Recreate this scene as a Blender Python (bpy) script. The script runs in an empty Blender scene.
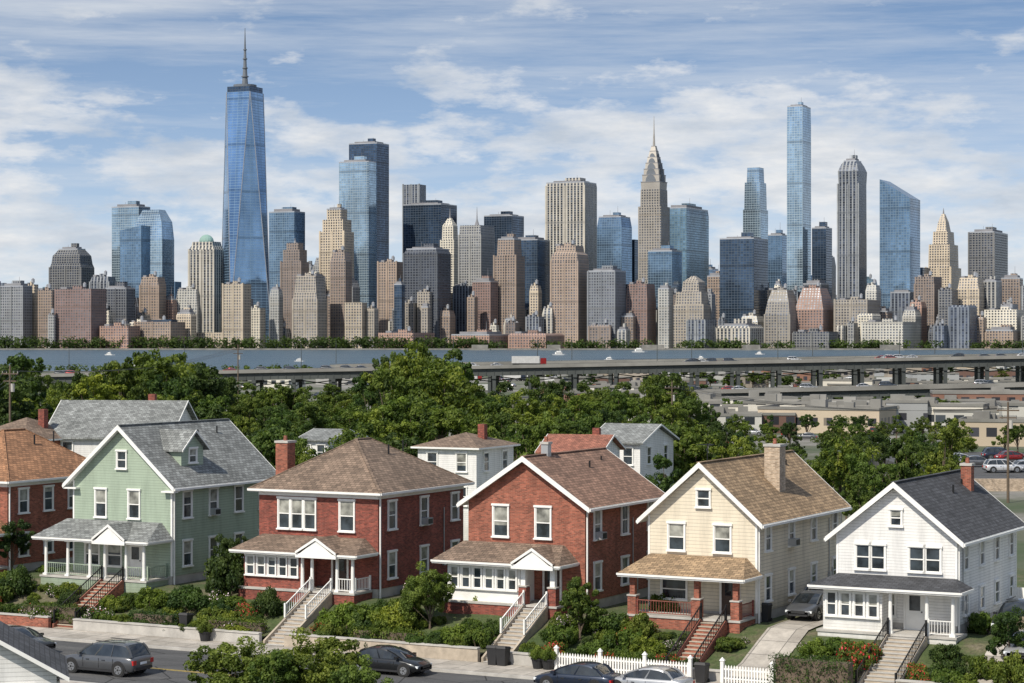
import bpy, bmesh, math, random
import numpy as np
from mathutils import Vector
random.seed(7); rng=np.random.default_rng(7)
sc=bpy.context.scene
F=2200.0; HZ=335.0; CH=16.0
A=math.radians(28); CA,SA=math.cos(A),math.sin(A)
P0=(4.2,127.0)
def col(*a): return (a[0],a[1],a[2],1.0)
# ---------------- node helpers
def newmat(name):
    m=bpy.data.materials.new(name); m.use_nodes=True
    nt=m.node_tree; nt.nodes.clear()
    out=nt.nodes.new('ShaderNodeOutputMaterial'); b=nt.nodes.new('ShaderNodeBsdfPrincipled')
    nt.links.new(b.outputs[0],out.inputs[0]); return m,nt,b
def M(nt,op,a,b=None,c=None):
    n=nt.nodes.new('ShaderNodeMath'); n.operation=op
    for i,x in enumerate((a,b,c)):
        if x is None: continue
        if isinstance(x,(int,float)): n.inputs[i].default_value=x
        else: nt.links.new(x,n.inputs[i])
    return n.outputs[0]
def MIX(nt,f,a,b,mode='MIX'):
    n=nt.nodes.new('ShaderNodeMixRGB'); n.blend_type=mode
    for i,x in enumerate((f,a,b)):
        if isinstance(x,(int,float)): n.inputs[i].default_value=x
        elif isinstance(x,tuple): n.inputs[i].default_value=x if len(x)==4 else col(*x)
        else: nt.links.new(x,n.inputs[i])
    return n.outputs[0]
def NOISE(nt,vec,scale,detail=3,rough=.5):
    n=nt.nodes.new('ShaderNodeTexNoise'); n.inputs['Scale'].default_value=scale
    n.inputs['Detail'].default_value=detail; n.inputs['Roughness'].default_value=rough
    if vec is not None: nt.links.new(vec,n.inputs['Vector'])
    return n.outputs['Fac']
def RAMP(nt,f,stops):
    n=nt.nodes.new('ShaderNodeValToRGB'); cr=n.color_ramp
    while len(cr.elements)<len(stops): cr.elements.new(.5)
    for e,(p,c) in zip(cr.elements,stops):
        e.position=p; e.color=c if isinstance(c,tuple) and len(c)==4 else (col(*c) if isinstance(c,tuple) else (c,c,c,1))
    nt.links.new(f,n.inputs[0]); return n.outputs[0]
def TC(nt,o='Object'):
    n=nt.nodes.new('ShaderNodeTexCoord'); return n.outputs[o]
def MAPV(nt,v,s,loc=(0,0,0)):
    n=nt.nodes.new('ShaderNodeMapping'); n.inputs['Scale'].default_value=s; n.inputs['Location'].default_value=loc; nt.links.new(v,n.inputs[0]); return n.outputs[0]
def SEP(nt,v):
    n=nt.nodes.new('ShaderNodeSeparateXYZ'); nt.links.new(v,n.inputs[0]); return n.outputs
def COMB(nt,x,y,z=0.0):
    n=nt.nodes.new('ShaderNodeCombineXYZ')
    for i,q in enumerate((x,y,z)):
        if isinstance(q,(int,float)): n.inputs[i].default_value=q
        else: nt.links.new(q,n.inputs[i])
    return n.outputs[0]
def BUMP(nt,b,h,st,dist=.02):
    n=nt.nodes.new('ShaderNodeBump'); n.inputs['Strength'].default_value=st; n.inputs['Distance'].default_value=dist
    nt.links.new(h,n.inputs['Height']); nt.links.new(n.outputs[0],b.inputs['Normal'])
def plain(name,c,rough=.7,var=.18,scale=1.5,metal=0.0,bump=0):
    m,nt,b=newmat(name); v=TC(nt)
    f=NOISE(nt,v,scale,5,.6)
    c1=tuple(x*(1-var) for x in c); c2=tuple(min(1,x*(1+var)) for x in c)
    nt.links.new(RAMP(nt,f,[(.3,c1),(.7,c2)]),b.inputs['Base Color'])
    b.inputs['Roughness'].default_value=rough; b.inputs['Metallic'].default_value=metal
    if bump: BUMP(nt,b,NOISE(nt,v,scale*8,4),bump)
    return m
def siding(name,c,pitch=.17):
    m,nt,b=newmat(name); v=TC(nt); s=SEP(nt,v)
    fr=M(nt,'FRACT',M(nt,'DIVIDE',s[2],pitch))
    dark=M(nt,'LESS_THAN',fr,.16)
    st=NOISE(nt,MAPV(nt,v,(1.6,1.6,.22)),1.0,6,.7)
    base=RAMP(nt,st,[(.25,tuple(x*.72 for x in c)),(.55,c),(.8,tuple(min(1,x*1.06) for x in c))])
    row=nt.nodes.new('ShaderNodeTexWhiteNoise'); row.noise_dimensions='1D'
    nt.links.new(M(nt,'FLOOR',M(nt,'DIVIDE',s[2],pitch)),row.inputs['W'])
    base=MIX(nt,M(nt,'MULTIPLY',row.outputs['Value'],.14),base,tuple(x*.7 for x in c))
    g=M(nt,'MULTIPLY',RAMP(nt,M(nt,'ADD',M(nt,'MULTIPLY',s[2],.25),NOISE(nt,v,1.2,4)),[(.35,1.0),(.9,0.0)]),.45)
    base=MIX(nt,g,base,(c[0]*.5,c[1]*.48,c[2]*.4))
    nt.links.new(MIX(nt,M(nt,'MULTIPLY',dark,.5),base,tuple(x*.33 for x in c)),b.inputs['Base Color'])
    b.inputs['Roughness'].default_value=.65
    BUMP(nt,b,fr,.6,.02); return m
def brick(name,c1,c2,mortar,bw=.24,rh=.08,ms=.010):
    m,nt,b=newmat(name); uv=TC(nt,'UV')
    t=nt.nodes.new('ShaderNodeTexBrick'); nt.links.new(uv,t.inputs['Vector'])
    t.inputs['Scale'].default_value=1; t.inputs['Brick Width'].default_value=bw; t.inputs['Row Height'].default_value=rh; t.inputs['Bias'].default_value=-.1
    t.inputs['Mortar Size'].default_value=ms; t.inputs['Color1'].default_value=col(*[x*.72 for x in c1]); t.inputs['Color2'].default_value=col(*[x*1.3 for x in c2]); t.inputs['Mortar'].default_value=col(*mortar)
    f=NOISE(nt,TC(nt),.8,7,.7)
    c=MIX(nt,1.0,t.outputs['Color'],RAMP(nt,f,[(.3,.72),(.7,1.18)]),'MULTIPLY')
    st=NOISE(nt,MAPV(nt,uv,(1.8,.18,1)),1.0,6,.7); c=MIX(nt,1.0,c,RAMP(nt,st,[(.3,.76),(.62,1.08)]),'MULTIPLY')
    g=NOISE(nt,MAPV(nt,uv,(4,11,1)),1.0,3,.6); c=MIX(nt,1.0,c,RAMP(nt,g,[(.3,.84),(.7,1.16)]),'MULTIPLY')
    nt.links.new(c,b.inputs['Base Color']); BUMP(nt,b,t.outputs['Fac'],-.4,.01)
    b.inputs['Roughness'].default_value=.88; return m
def shingle(name,c):
    m,nt,b=newmat(name); uv=TC(nt,'UV')
    t=nt.nodes.new('ShaderNodeTexBrick'); nt.links.new(uv,t.inputs['Vector'])
    t.inputs['Scale'].default_value=1; t.inputs['Brick Width'].default_value=.36; t.inputs['Row Height'].default_value=.22
    t.inputs['Mortar Size'].default_value=.018; t.inputs['Color1'].default_value=col(*[x*.68 for x in c]); t.inputs['Color2'].default_value=col(*[x*1.32 for x in c]); t.inputs['Mortar'].default_value=col(*[x*.35 for x in c])
    f=NOISE(nt,TC(nt),.5,7,.7)
    st=NOISE(nt,MAPV(nt,uv,(2.5,.25,1)),1.0,5,.7)
    k=MIX(nt,1.0,t.outputs['Color'],RAMP(nt,f,[(.3,.68),(.7,1.22)]),'MULTIPLY')
    k=MIX(nt,1.0,k,RAMP(nt,st,[(.3,.78),(.7,1.12)]),'MULTIPLY')
    nt.links.new(k,b.inputs['Base Color']); b.inputs['Roughness'].default_value=.9
    BUMP(nt,b,t.outputs['Fac'],-.6,.03); return m
def facade(name,wall,glass,bay,floor,wu,wv,metal=.5,gr=.15,var=.5):
    m,nt,b=newmat(name); s=SEP(nt,TC(nt,'UV'))
    a=M(nt,'DIVIDE',s[0],bay); c=M(nt,'DIVIDE',s[1],floor)
    win=M(nt,'MULTIPLY',M(nt,'GREATER_THAN',M(nt,'FRACT',a),wu),M(nt,'GREATER_THAN',M(nt,'FRACT',c),wv))
    wn=nt.nodes.new('ShaderNodeTexWhiteNoise'); wn.noise_dimensions='2D'
    nt.links.new(COMB(nt,M(nt,'FLOOR',a),M(nt,'FLOOR',c)),wn.inputs['Vector'])
    oi=nt.nodes.new('ShaderNodeObjectInfo')
    g=MIX(nt,wn.outputs['Value'],tuple(x*(1-var) for x in glass),tuple(min(1,x*(1+var)) for x in glass))
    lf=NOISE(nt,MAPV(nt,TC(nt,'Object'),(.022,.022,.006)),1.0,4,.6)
    g=MIX(nt,1.0,g,RAMP(nt,lf,[(.36,.58),(.64,1.2)]),'MULTIPLY')  # broad noise paints imitated reflections of neighbouring buildings into the glass colour
    nz=NOISE(nt,TC(nt),.03,5,.6)
    w=MIX(nt,1.0,wall,RAMP(nt,nz,[(.3,.78),(.7,1.12)]),'MULTIPLY')
    w=MIX(nt,1.0,w,RAMP(nt,oi.outputs['Random'],[(0,(.58,.62,.68)),(.35,(.88,.89,.90)),(.7,(1.06,1.02,.94)),(1,(1.3,1.26,1.18))]),'MULTIPLY')
    mech=M(nt,'LESS_THAN',M(nt,'FRACT',M(nt,'DIVIDE',M(nt,'ADD',s[1],M(nt,'MULTIPLY',oi.outputs['Random'],90)),floor*17)),.055)
    pier=M(nt,'LESS_THAN',M(nt,'FRACT',M(nt,'DIVIDE',a,6)),.10)
    fin=MIX(nt,win,w,g); fin=MIX(nt,M(nt,'MULTIPLY',mech,.55),fin,tuple(x*.5 for x in wall))
    fin=MIX(nt,M(nt,'MULTIPLY',pier,.4),fin,w)
    nt.links.new(fin,b.inputs['Base Color'])
    nt.links.new(M(nt,'MULTIPLY',win,metal),b.inputs['Metallic'])
    nt.links.new(M(nt,'ADD',.8,M(nt,'MULTIPLY',win,gr-.8)),b.inputs['Roughness'])
    return m
# ---------------- mesh builder
class MB:
    def __init__(s): s.v=[];s.f=[];s.m=[]
    def poly(s,pts,m=0):
        n=len(s.v); s.v+= [tuple(p) for p in pts]; s.f.append(tuple(range(n,n+len(pts)))); s.m.append(m)
    def box(s,x0,x1,y0,y1,z0,z1,m=0):
        if x0>x1:x0,x1=x1,x0
        if y0>y1:y0,y1=y1,y0
        a=[(x0,y0,z0),(x1,y0,z0),(x1,y1,z0),(x0,y1,z0)]; b=[(x,y,z1) for x,y,_ in a]
        s.pr(a,b,m)
    def pr(s,a,b,m=0,mt=None,mb=None):
        n=len(a)
        s.poly(a[::-1],m if mb is None else mb); s.poly(b,m if mt is None else mt)
        for i in range(n):
            j=(i+1)%n; s.poly([a[i],a[j],b[j],b[i]],m)
    def ext(s,pts,vec,m=0):
        b=[(p[0]+vec[0],p[1]+vec[1],p[2]+vec[2]) for p in pts]; s.pr(pts,b,m)
    def cyl(s,p0,p1,r0,r1,n=8,m=0):
        p0=Vector(p0);p1=Vector(p1);d=(p1-p0).normalized()
        t=d.cross(Vector((0,0,1)));
        if t.length<.01:t=Vector((1,0,0))
        t.normalize();u=d.cross(t)
        a=[p0+(t*math.cos(k*2*math.pi/n)+u*math.sin(k*2*math.pi/n))*r0 for k in range(n)]
        b=[p1+(t*math.cos(k*2*math.pi/n)+u*math.sin(k*2*math.pi/n))*r1 for k in range(n)]
        s.pr([tuple(x) for x in a],[tuple(x) for x in b],m)
    def beam(s,p0,p1,w,h,m=0):
        p0=Vector(p0);p1=Vector(p1);d=(p1-p0).normalized(); t=d.cross(Vector((0,0,1)))
        if t.length<.01:t=Vector((1,0,0))
        t.normalize();u=t.cross(d)
        q=[t*w/2+u*h/2,-t*w/2+u*h/2,-t*w/2-u*h/2,t*w/2-u*h/2]
        s.pr([tuple(p0+k) for k in q],[tuple(p1+k) for k in q],m)
    def mesh(s,name,mats):
        me=bpy.data.meshes.new(name); me.from_pydata(s.v,[],s.f)
        for m in mats: me.materials.append(m)
        me.polygons.foreach_set('material_index',s.m)
        uvl=me.uv_layers.new(name='UVMap'); uv=[]
        for f in s.f:
            p=[Vector(s.v[i]) for i in f]
            n=Vector((0,0,0))
            for i in range(1,len(p)-1): n+=(p[i]-p[0]).cross(p[i+1]-p[0])
            if n.length<1e-9: n=Vector((0,0,1))
            n.normalize()
            if abs(n.z)>.97: uv+=[c for q in p for c in (q.x,q.y)]
            else:
                t=Vector((0,0,1)).cross(n).normalized(); w=n.cross(t)
                o=min(q.dot(t) for q in p) if len(p)==4 and abs(n.z)<.3 and NORM_U else 0
                uv+=[c for q in p for c in (q.dot(t)-o,q.dot(w))]
        uvl.data.foreach_set('uv',uv); me.update(); return me
    def obj(s,name,mats,parent=None,loc=(0,0,0),rz=0):
        o=bpy.data.objects.new(name,s.mesh(name,mats)); sc.collection.objects.link(o)
        o.location=loc;o.rotation_euler=(0,0,rz)
        if parent: o.parent=parent
        return o
NORM_U=False
def empty(name,loc,rz):
    e=bpy.data.objects.new(name,None); sc.collection.objects.link(e); e.location=loc; e.rotation_euler=(0,0,rz); e.empty_display_size=.5; return e
def world(t,b): return (P0[0]+CA*t+SA*b, P0[1]-SA*t+CA*b)
def TB(px,b):
    k=(px-512)/F
    return (k*(P0[1]+CA*b)-P0[0]-SA*b)/(CA+SA*k)
def X(px,D): return (px-512)/F*D
def Z(py,D): return CH-(py-HZ)/F*D
# ---------------- materials
m_white=plain('white_paint',(.80,.79,.76),.5,.08)
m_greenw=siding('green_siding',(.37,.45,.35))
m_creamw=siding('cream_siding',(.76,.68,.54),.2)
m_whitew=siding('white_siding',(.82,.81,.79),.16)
m_brick=brick('dark_red_brick',(.22,.045,.032),(.28,.064,.042),(.20,.11,.085))
m_brick2=brick('red_brick',(.28,.075,.045),(.34,.10,.06),(.27,.16,.115))
m_tanbrick=brick('tan_brick',(.42,.30,.2),(.42,.32,.23),(.45,.4,.33))
m_sh_grey=shingle('grey_shingles',(.23,.24,.235)); m_sh_dark=shingle('charcoal_shingles',(.07,.072,.08))
m_sh_brown=shingle('brown_shingles',(.21,.15,.11)); m_sh_rust=shingle('rust_shingles',(.26,.155,.11))
m_sh_tan=shingle('tan_shingles',(.34,.235,.14)); m_sh_or=shingle('orange_shingles',(.33,.17,.09)); m_sh_red=shingle('red_shingles',(.30,.12,.08))
m_conc=plain('concrete',(.42,.40,.37),.9,.2,1.2,bump=.2); m_stone=plain('stone_steps',(.40,.34,.27),.9,.22,2)
m_door=plain('dark_door',(.06,.035,.025),.45,.2); m_metal=plain('dark_metal',(.03,.03,.032),.4,.1,metal=.6)
m_galv=plain('galvanised_metal',(.42,.43,.44),.45,.15,metal=.5)
def glassmat(name,c,rough=.06):
    m,nt,b=newmat(name); f=NOISE(nt,TC(nt),1.3,3)
    nt.links.new(RAMP(nt,f,[(.35,tuple(x*.4 for x in c)),(.65,tuple(x*1.6 for x in c))]),b.inputs['Base Color'])
    b.inputs['Roughness'].default_value=rough; b.inputs['Specular IOR Level'].default_value=.9
    BUMP(nt,b,NOISE(nt,TC(nt),.9,1),.08,.05); return m
m_glass=glassmat('window_glass',(.035,.045,.055)); m_blind=glassmat('window_blind',(.26,.26,.23),.25)
# ---------------- houses
def fb(mb,h,face,a0,a1,z0,z1,o0,o1,m=0):
    w,d=h['w'],h['d']
    if face=='F': mb.box(a0,a1,-o1,-o0,z0,z1,m)
    elif face=='B': mb.box(a0,a1,d+o0,d+o1,z0,z1,m)
    elif face=='R': mb.box(w+o0,w+o1,a0,a1,z0,z1,m)
    elif face=='L': mb.box(-o1,-o0,a0,a1,z0,z1,m)
    elif face=='P': mb.box(a0,a1,-o1-h['pf'],-o0-h['pf'],z0,z1,m)
def window(mb,h,face,a,z0,z1,w):
    l,r=a-w/2,a+w/2; t=.085
    fb(mb,h,face,l-t,l,z0,z1,0,.09); fb(mb,h,face,r,r+t,z0,z1,0,.09)
    fb(mb,h,face,l-t-.04,r+t+.04,z1,z1+.12,0,.13); fb(mb,h,face,l-t-.05,r+t+.05,z0-.09,z0,0,.16)
    fb(mb,h,face,l,r,z0,z1,0,.012,1)
    mid=(z0+z1)/2
    fb(mb,h,face,l,r,mid-.03,mid+.03,.012,.06)
    fb(mb,h,face,l,l+.045,z0,mid-.03,.012,.05);fb(mb,h,face,r-.045,r,z0,mid-.03,.012,.05)
    fb(mb,h,face,l,l+.045,mid+.03,z1,.012,.05);fb(mb,h,face,r-.045,r,mid+.03,z1,.012,.05)
    fb(mb,h,face,l+.045,r-.045,z1-.05,z1,.012,.05);fb(mb,h,face,l+.045,r-.045,z0,z0+.05,.012,.05)
    q=random.random()
    if q<.6:
        bz=mid+.03 if q<.35 else z1-(z1-z0)*random.uniform(.2,.7)
        if bz<mid+.03 and bz>mid-.2: bz=mid+.03
        fb(mb,h,face,l+.045,r-.045,bz,z1-.05,.013,.02,2)
def rail(mb,p0,p1,hh=.85,m=0,sp=.16,post=True):
    p0=Vector(p0);p1=Vector(p1);L=(p1-p0).length;n=max(2,int(L/sp))
    mb.beam(p0+Vector((0,0,hh)),p1+Vector((0,0,hh)),.06,.05,m); mb.beam(p0+Vector((0,0,.12)),p1+Vector((0,0,.12)),.04,.04,m)
    for i in range(1,n):
        p=p0.lerp(p1,i/n); mb.box(p.x-.014,p.x+.014,p.y-.014,p.y+.014,p.z+.1,p.z+hh-.02,m)
    if post:
        for p in(p0,p1): mb.box(p.x-.05,p.x+.05,p.y-.05,p.y+.05,p.z,p.z+hh+.1,m)
stair_gaps=[]; house_t=[]
def house(name,cpx,w,d,ze,zr,wall,roofm,trim,kind='gable',wins=(),porch=None,chim=(),gw=None,base=None,dormer=None,corner=None,extras=()):
    t0=TB(cpx,0)-w if cpx is not None else corner
    house_t.append((t0,t0+w))
    loc=world(t0,0); e=empty(name,(loc[0],loc[1],0),-A)
    h=dict(w=w,d=d,pf=0)
    mb=MB(); zb=.55
    mb.box(.0,w,0,d,zb,ze)
    if kind=='gable':
        mb.pr([(0,0,ze),(w,0,ze),(w/2,0,zr-.12)],[(0,d,ze),(w,d,ze),(w/2,d,zr-.12)])
    mb.obj('walls',[wall],e)
    mb=MB(); mb.box(.03,w-.03,.03,d-.03,-1.2,zb); mb.obj('foundation',[base or m_conc],e)
    mb=MB()
    if wall in(m_greenw,m_creamw,m_whitew):
        for cx in(-.02,w-.1):
            mb.box(cx,cx+.12,-.022,.1,zb,ze-.02); mb.box(cx,cx+.12,d-.1,d+.022,zb,ze-.02)
    fb(mb,h,'R',0,d,ze-.28,ze-.03,0,.03); fb(mb,h,'L',0,d,ze-.28,ze-.03,0,.03)
    if kind=='hip': fb(mb,h,'F',0,w,ze-.28,ze-.03,0,.03); fb(mb,h,'B',0,w,ze-.28,ze-.03,0,.03)
    rb=MB(); ov=.5; T=.17
    if kind=='gable':
        sl=(zr-ze)/(w/2); ea=ze-ov*sl
        y0,y1=-.45,d+.4
        top=[(-ov,ea),(w/2,zr),(w+ov,ea)]
        for i in(0,1):
            a,b_=top[i],top[i+1]
            rb.poly([(a[0],y0,a[1]+T),(b_[0],y0,b_[1]+T),(b_[0],y1,b_[1]+T),(a[0],y1,a[1]+T)],0)
            rb.poly([(a[0],y0,a[1]-.03),(b_[0],y0,b_[1]-.03),(b_[0],y1,b_[1]-.03),(a[0],y1,a[1]-.03)],1)
            for yy in(y0,y1): rb.poly([(a[0],yy,a[1]-.03),(b_[0],yy,b_[1]-.03),(b_[0],yy,b_[1]+T),(a[0],yy,a[1]+T)],1)
        for a in(top[0],top[2]): rb.poly([(a[0],y0,a[1]-.03),(a[0],y1,a[1]-.03),(a[0],y1,a[1]+T),(a[0],y0,a[1]+T)],1)
        for yy,dy in((y0,-.05),(y1,.05)):
            for i in(0,1):
                a,b_=top[i],top[i+1]
                if i==1:a,b_=b_,a
                q=[(a[0],yy,a[1]-.10),(b_[0],yy,b_[1]-.14),(b_[0],yy,b_[1]+T+.015),(a[0],yy,a[1]+T+.015)]
                rb.ext(q,(0,dy,0),1)
        for gx in(-ov-.08,w+ov-.02): rb.box(gx,gx+.10,y0,y1,ea-.02,ea+.11,1)
        rb.beam((w/2,y0,zr+T+.0),(w/2,y1,zr+T+.0),.28,.05,0)
        rb.box(w+.03,w+.11,.12,.2,0,ea,1); rb.box(w+.11,w+ov,.13,.19,ea-.1,ea-.03,1)
    else:
        ea=ze-.05;rl=max(0.8,d-w)*.9; ya,yb=d/2-rl/2,d/2+rl/2
        E=[(-ov,-ov),(w+ov,-ov),(w+ov,d+ov),(-ov,d+ov)]
        R=[(w/2,ya,zr),(w/2,yb,zr)]
        e3=[(x,y,ea+T) for x,y in E]
        rb.poly([e3[0],e3[1],R[0]],0);rb.poly([e3[1],e3[2],R[1],R[0]],0);rb.poly([e3[2],e3[3],R[1]],0);rb.poly([e3[3],e3[0],R[0],R[1]],0)
        rb.pr([(x*1.0,y,ea) for x,y in E],[(x,y,ea+T-.005) for x,y in E],1)
        for i in range(4):
            j=(i+1)%4; rb.beam(e3[i],R[0] if i<2 else R[1],.2,.06,0)
            a=Vector(e3[i]);b_=Vector(e3[j]); rb.beam(a-Vector((0,0,.06)),b_-Vector((0,0,.06)),.14,.13,1)
        rb.beam(R[0],R[1],.25,.07,0)
        rb.box(w+.03,w+.11,.12,.2,0,ea,1)
    rb.cyl((w*.68,d*.55,zr-1.6),(w*.68,d*.55,zr-.35),.06,.06,8,2); rb.cyl((w*.62,d*.8,zr-1.6),(w*.62,d*.8,zr-.2),.05,.05,8,2)
    rb.obj('roof',[roofm,trim,m_metal],e)
    if gw:
        for x0,x1 in((-.5,.55),(w-.55,w+.5)): mb.box(x0,x1,-.44,0,ea-.14,ea-.035)
    mb.obj('trim',[trim],e)
    wb=MB()
    for wd in wins: window(wb,h,*wd)
    wb.obj('windows',[trim,m_glass,m_blind],e)
    for (cx,cy,cw,zt,cm) in chim:
        c=MB(); c.box(cx-cw/2,cx+cw/2,cy-cw/2,cy+cw/2,0 if cx<0 or cx>w else ze-.5,zt); c.box(cx-cw/2-.06,cx+cw/2+.06,cy-cw/2-.06,cy+cw/2+.06,zt,zt+.14,1); c.cyl((cx,cy,zt+.14),(cx,cy,zt+.45),.13,.11,8,2)
        c.obj('chimney',[cm,m_conc,m_brick2],e)
    if dormer:
        cy,dw,dz0,dz1,out=dormer; c=MB()
        c.box(w/2,out,cy-dw/2,cy+dw/2,dz0,dz1); c.pr([(out,cy-dw/2,dz1),(out,cy+dw/2,dz1),(out,cy,dz1+dw*.42)],[(w/2,cy-dw/2,dz1),(w/2,cy+dw/2,dz1),(w/2,cy,dz1+dw*.42)])
        c.obj('dormer_walls',[wall],e); c=MB()
        for sgn in(-1,1):
            q=[(out+.3,cy,dz1+dw*.42+.05),(out+.3,cy+sgn*(dw/2+.3),dz1-.2),(out+.3,cy+sgn*(dw/2+.3),dz1-.08),(out+.3,cy,dz1+dw*.42+.19)]
            c.ext(q,(-(out+.3-w/2),0,0),0); q2=[(p[0]+.002,p[1],p[2]) for p in q]; c.ext(q2,(.05,0,0),1)
        h2=dict(w=out,d=d,pf=0); c.obj('dormer_roof',[roofm,trim],e)
        c=MB(); window(c,h2,'R',cy,dz0+.65,dz1-.05,.75); c.obj('dormer_window',[trim,m_glass,m_blind],e)
    for x in extras:
        c=MB()
        if x[0]=='ac': _,f,a,z=x; fb(c,h,f,a-.32,a+.32,z,z+.42,.02,.5,0); fb(c,h,f,a-.26,a+.26,z+.05,z+.37,.502,.52,1); c.obj('air_conditioner',[m_galv,m_metal],e)
        if x[0]=='antenna':
            _,px_,py_,pz_=x; c.cyl((px_,py_,pz_-1.2),(px_,py_,pz_+1.0),.03,.025,6)
            for k in range(5): c.beam((px_-.5+.07*k,py_+.25*(k-2),pz_+.9),(px_+.5-.07*k,py_+.25*(k-2),pz_+.9),.02,.02)
            c.beam((px_,py_-.6,pz_+.9),(px_,py_+.6,pz_+.9),.03,.03); c.obj('tv_antenna',[m_metal],e)
        if x[0]=='meter': _,f,a=x; fb(c,h,f,a-.15,a+.15,1.3,1.8,.0,.15,0); fb(c,h,f,a-.025,a+.025,1.8,5.0,.02,.07,0); fb(c,h,f,a+.5,a+.62,.6,2.0,0,.1,0); c.obj('electric_meter',[m_galv],e)
    if porch:
        x0,x1,pd,fz,pe,pt=porch['x0'],porch['x1'],porch['pd'],porch['fz'],porch['pe'],porch['pt']
        rm=porch.get('roof',roofm); pm=porch.get('base',m_conc); c=MB()
        c.box(x0,x1,-pd,-.003,-1.3,fz-.12,0); c.box(x0-.06,x1+.06,-pd-.06,-.003,fz-.12,fz,1)
        c.obj('porch_base',[pm,porch.get('floor',m_conc)],e)
        c=MB(); o=.4
        top=[(x0+.5,-.002,pt),(x1-.5,-.002,pt)]; ev=[(x0-o,-.002,pe+.2),(x1+o,-.002,pe+.2),(x1+o,-pd-o,pe+.2),(x0-o,-pd-o,pe+.2)]
        hl=[(x0+.5,-pd*.12,pt),(x1-.5,-pd*.12,pt)]
        c.poly([ev[3],ev[2],hl[1],hl[0]],0);c.poly([ev[2],ev[1],top[1],hl[1]],0);c.poly([ev[0],ev[3],hl[0],top[0]],0);c.poly([hl[0],hl[1],top[1],top[0]],0)
        c.box(x0-o+.01,x1+o-.01,-pd-o+.01,-.003,pe,pe+.19,1)
        for a,b_ in((ev[3],ev[2]),(ev[2],ev[1]),(ev[0],ev[3])):
            c.beam(Vector(a)-Vector((0,0,.06)),Vector(b_)-Vector((0,0,.06)),.11,.11,1)
        if porch.get('ped'):
            pc,pw,ph=porch['ped']; yf=-pd-o-.12
            for sgn in(-1,1):
                q=[(pc,yf,pe+.2+ph),(pc+sgn*pw/2,yf,pe+.15),(pc+sgn*pw/2,yf,pe+.3),(pc,yf,pe+.37+ph)]
                c.ext(q,(0,pd+o-.2,0),0); q2=[(p[0],p[1]-.002,p[2]+ (.01)) for p in q]; c.ext(q2,(0,-.05,0),1)
            c.pr([(pc-pw/2+.08,yf+.03,pe+.05),(pc+pw/2-.08,yf+.03,pe+.05),(pc,yf+.03,pe+.2+ph)],[(pc-pw/2+.08,-.3,pe+.05),(pc+pw/2-.08,-.3,pe+.05),(pc,-.3,pe+.2+ph)],1)
            c.box(pc-pw/2,pc+pw/2,yf-.03,yf+.1,pe-.06,pe+.10,1)
        c.obj('porch_roof',[rm,trim],e)
        c=MB(); cm=porch.get('colm',0)
        for cx in porch['cols']:
            if cm==1:
                c.box(cx-.25,cx+.25,-pd+.02,-pd+.5,fz,fz+1.0,1); c.box(cx-.29,cx+.29,-pd-.02,-pd+.54,fz+1.0,fz+1.08,2); c.box(cx-.15,cx+.15,-pd+.1,-pd+.4,fz+1.08,pe,1 if porch.get('fullbrick') else 0)
            else:
                c.box(cx-.16,cx+.16,-pd+.02,-pd+.34,fz,fz+.12); c.cyl((cx,-pd+.18,fz+.12),(cx,-pd+.18,pe-.1),.12,.095,12); c.box(cx-.16,cx+.16,-pd+.02,-pd+.34,pe-.1,pe)
        c.obj('porch_columns',[trim,porch.get('cb',m_brick),m_conc],e)
        c=MB()
        for (a0,a1) in porch.get('rails',()): rail(c,(a0,-pd+.15,fz),(a1,-pd+.15,fz),.8)
        if porch.get('siderail'): rail(c,(x1-.1,-pd+.3,fz),(x1-.1,-.1,fz),.8)
        if c.v: c.obj('porch_railing',[porch.get('railm',trim)],e)
        if porch.get('encl'):
            a0,a1=porch['encl']; c=MB(); h['pf']=pd-.3
            c.box(a0,a1,-pd+.3,-.004,fz,pe,3)
            n=max(2,round((a1-a0)/.8)); ww=(a1-a0-.2)/n
            for i in range(n): window(c,h,'P',a0+.1+ww*(i+.5),fz+.75,pe-.2,ww-.26)
            c.obj('sunroom',[trim,m_glass,m_blind,porch.get('enclm',wall)],e)
        dx=porch['door']; c=MB()
        fb(c,h,'F',dx-.5,dx+.5,fz,fz+2.05,0,.03,0); fb(c,h,'F',dx-.62,dx-.5,fz,fz+2.2,0,.08,1);fb(c,h,'F',dx+.5,dx+.62,fz,fz+2.2,0,.08,1);fb(c,h,'F',dx-.5,dx+.5,fz+2.05,fz+2.2,0,.08,1)
        fb(c,h,'F',dx-.3,dx+.3,fz+1.05,fz+1.85,.03,.045,2); fb(c,h,'F',dx+.36,dx+.42,fz+.95,fz+1.02,.03,.09,3)
        c.obj('front_door',[porch.get('doorm',m_door),trim,m_glass,m_metal],e)
        sx=porch['step']; sw=porch.get('sw',1.3); c=MB(); n=15; y=-pd-.06; z=fz; run=(7.15-pd-.06)/n; rise=(fz+2.1)/(n)
        for i in range(n):
            z-=rise
            if i==n-1: z=-2.09
            c.box(sx-sw/2,sx+sw/2,y-run-.03,y,-2.3,z-.04,0); c.box(sx-sw/2-.0,sx+sw/2+.0,y-run-.06,y-.004,z-.038,z,1); y-=run
        yb=y
        for sg in(-1,1):
            xx=sx+sg*(sw/2+.09)
            q=[(xx-.07,-pd-.07,fz+.0),(xx-.07,yb,-2.09+.2),(xx-.07,yb,-2.35),(xx-.07,-pd-.07,-2.35)]
            c.ext(q,(.14,0,0),0)
        c.obj('front_steps',[porch.get('stm',m_stone),m_stone if porch.get('stm') else m_conc],e)
        c=MB()
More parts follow.
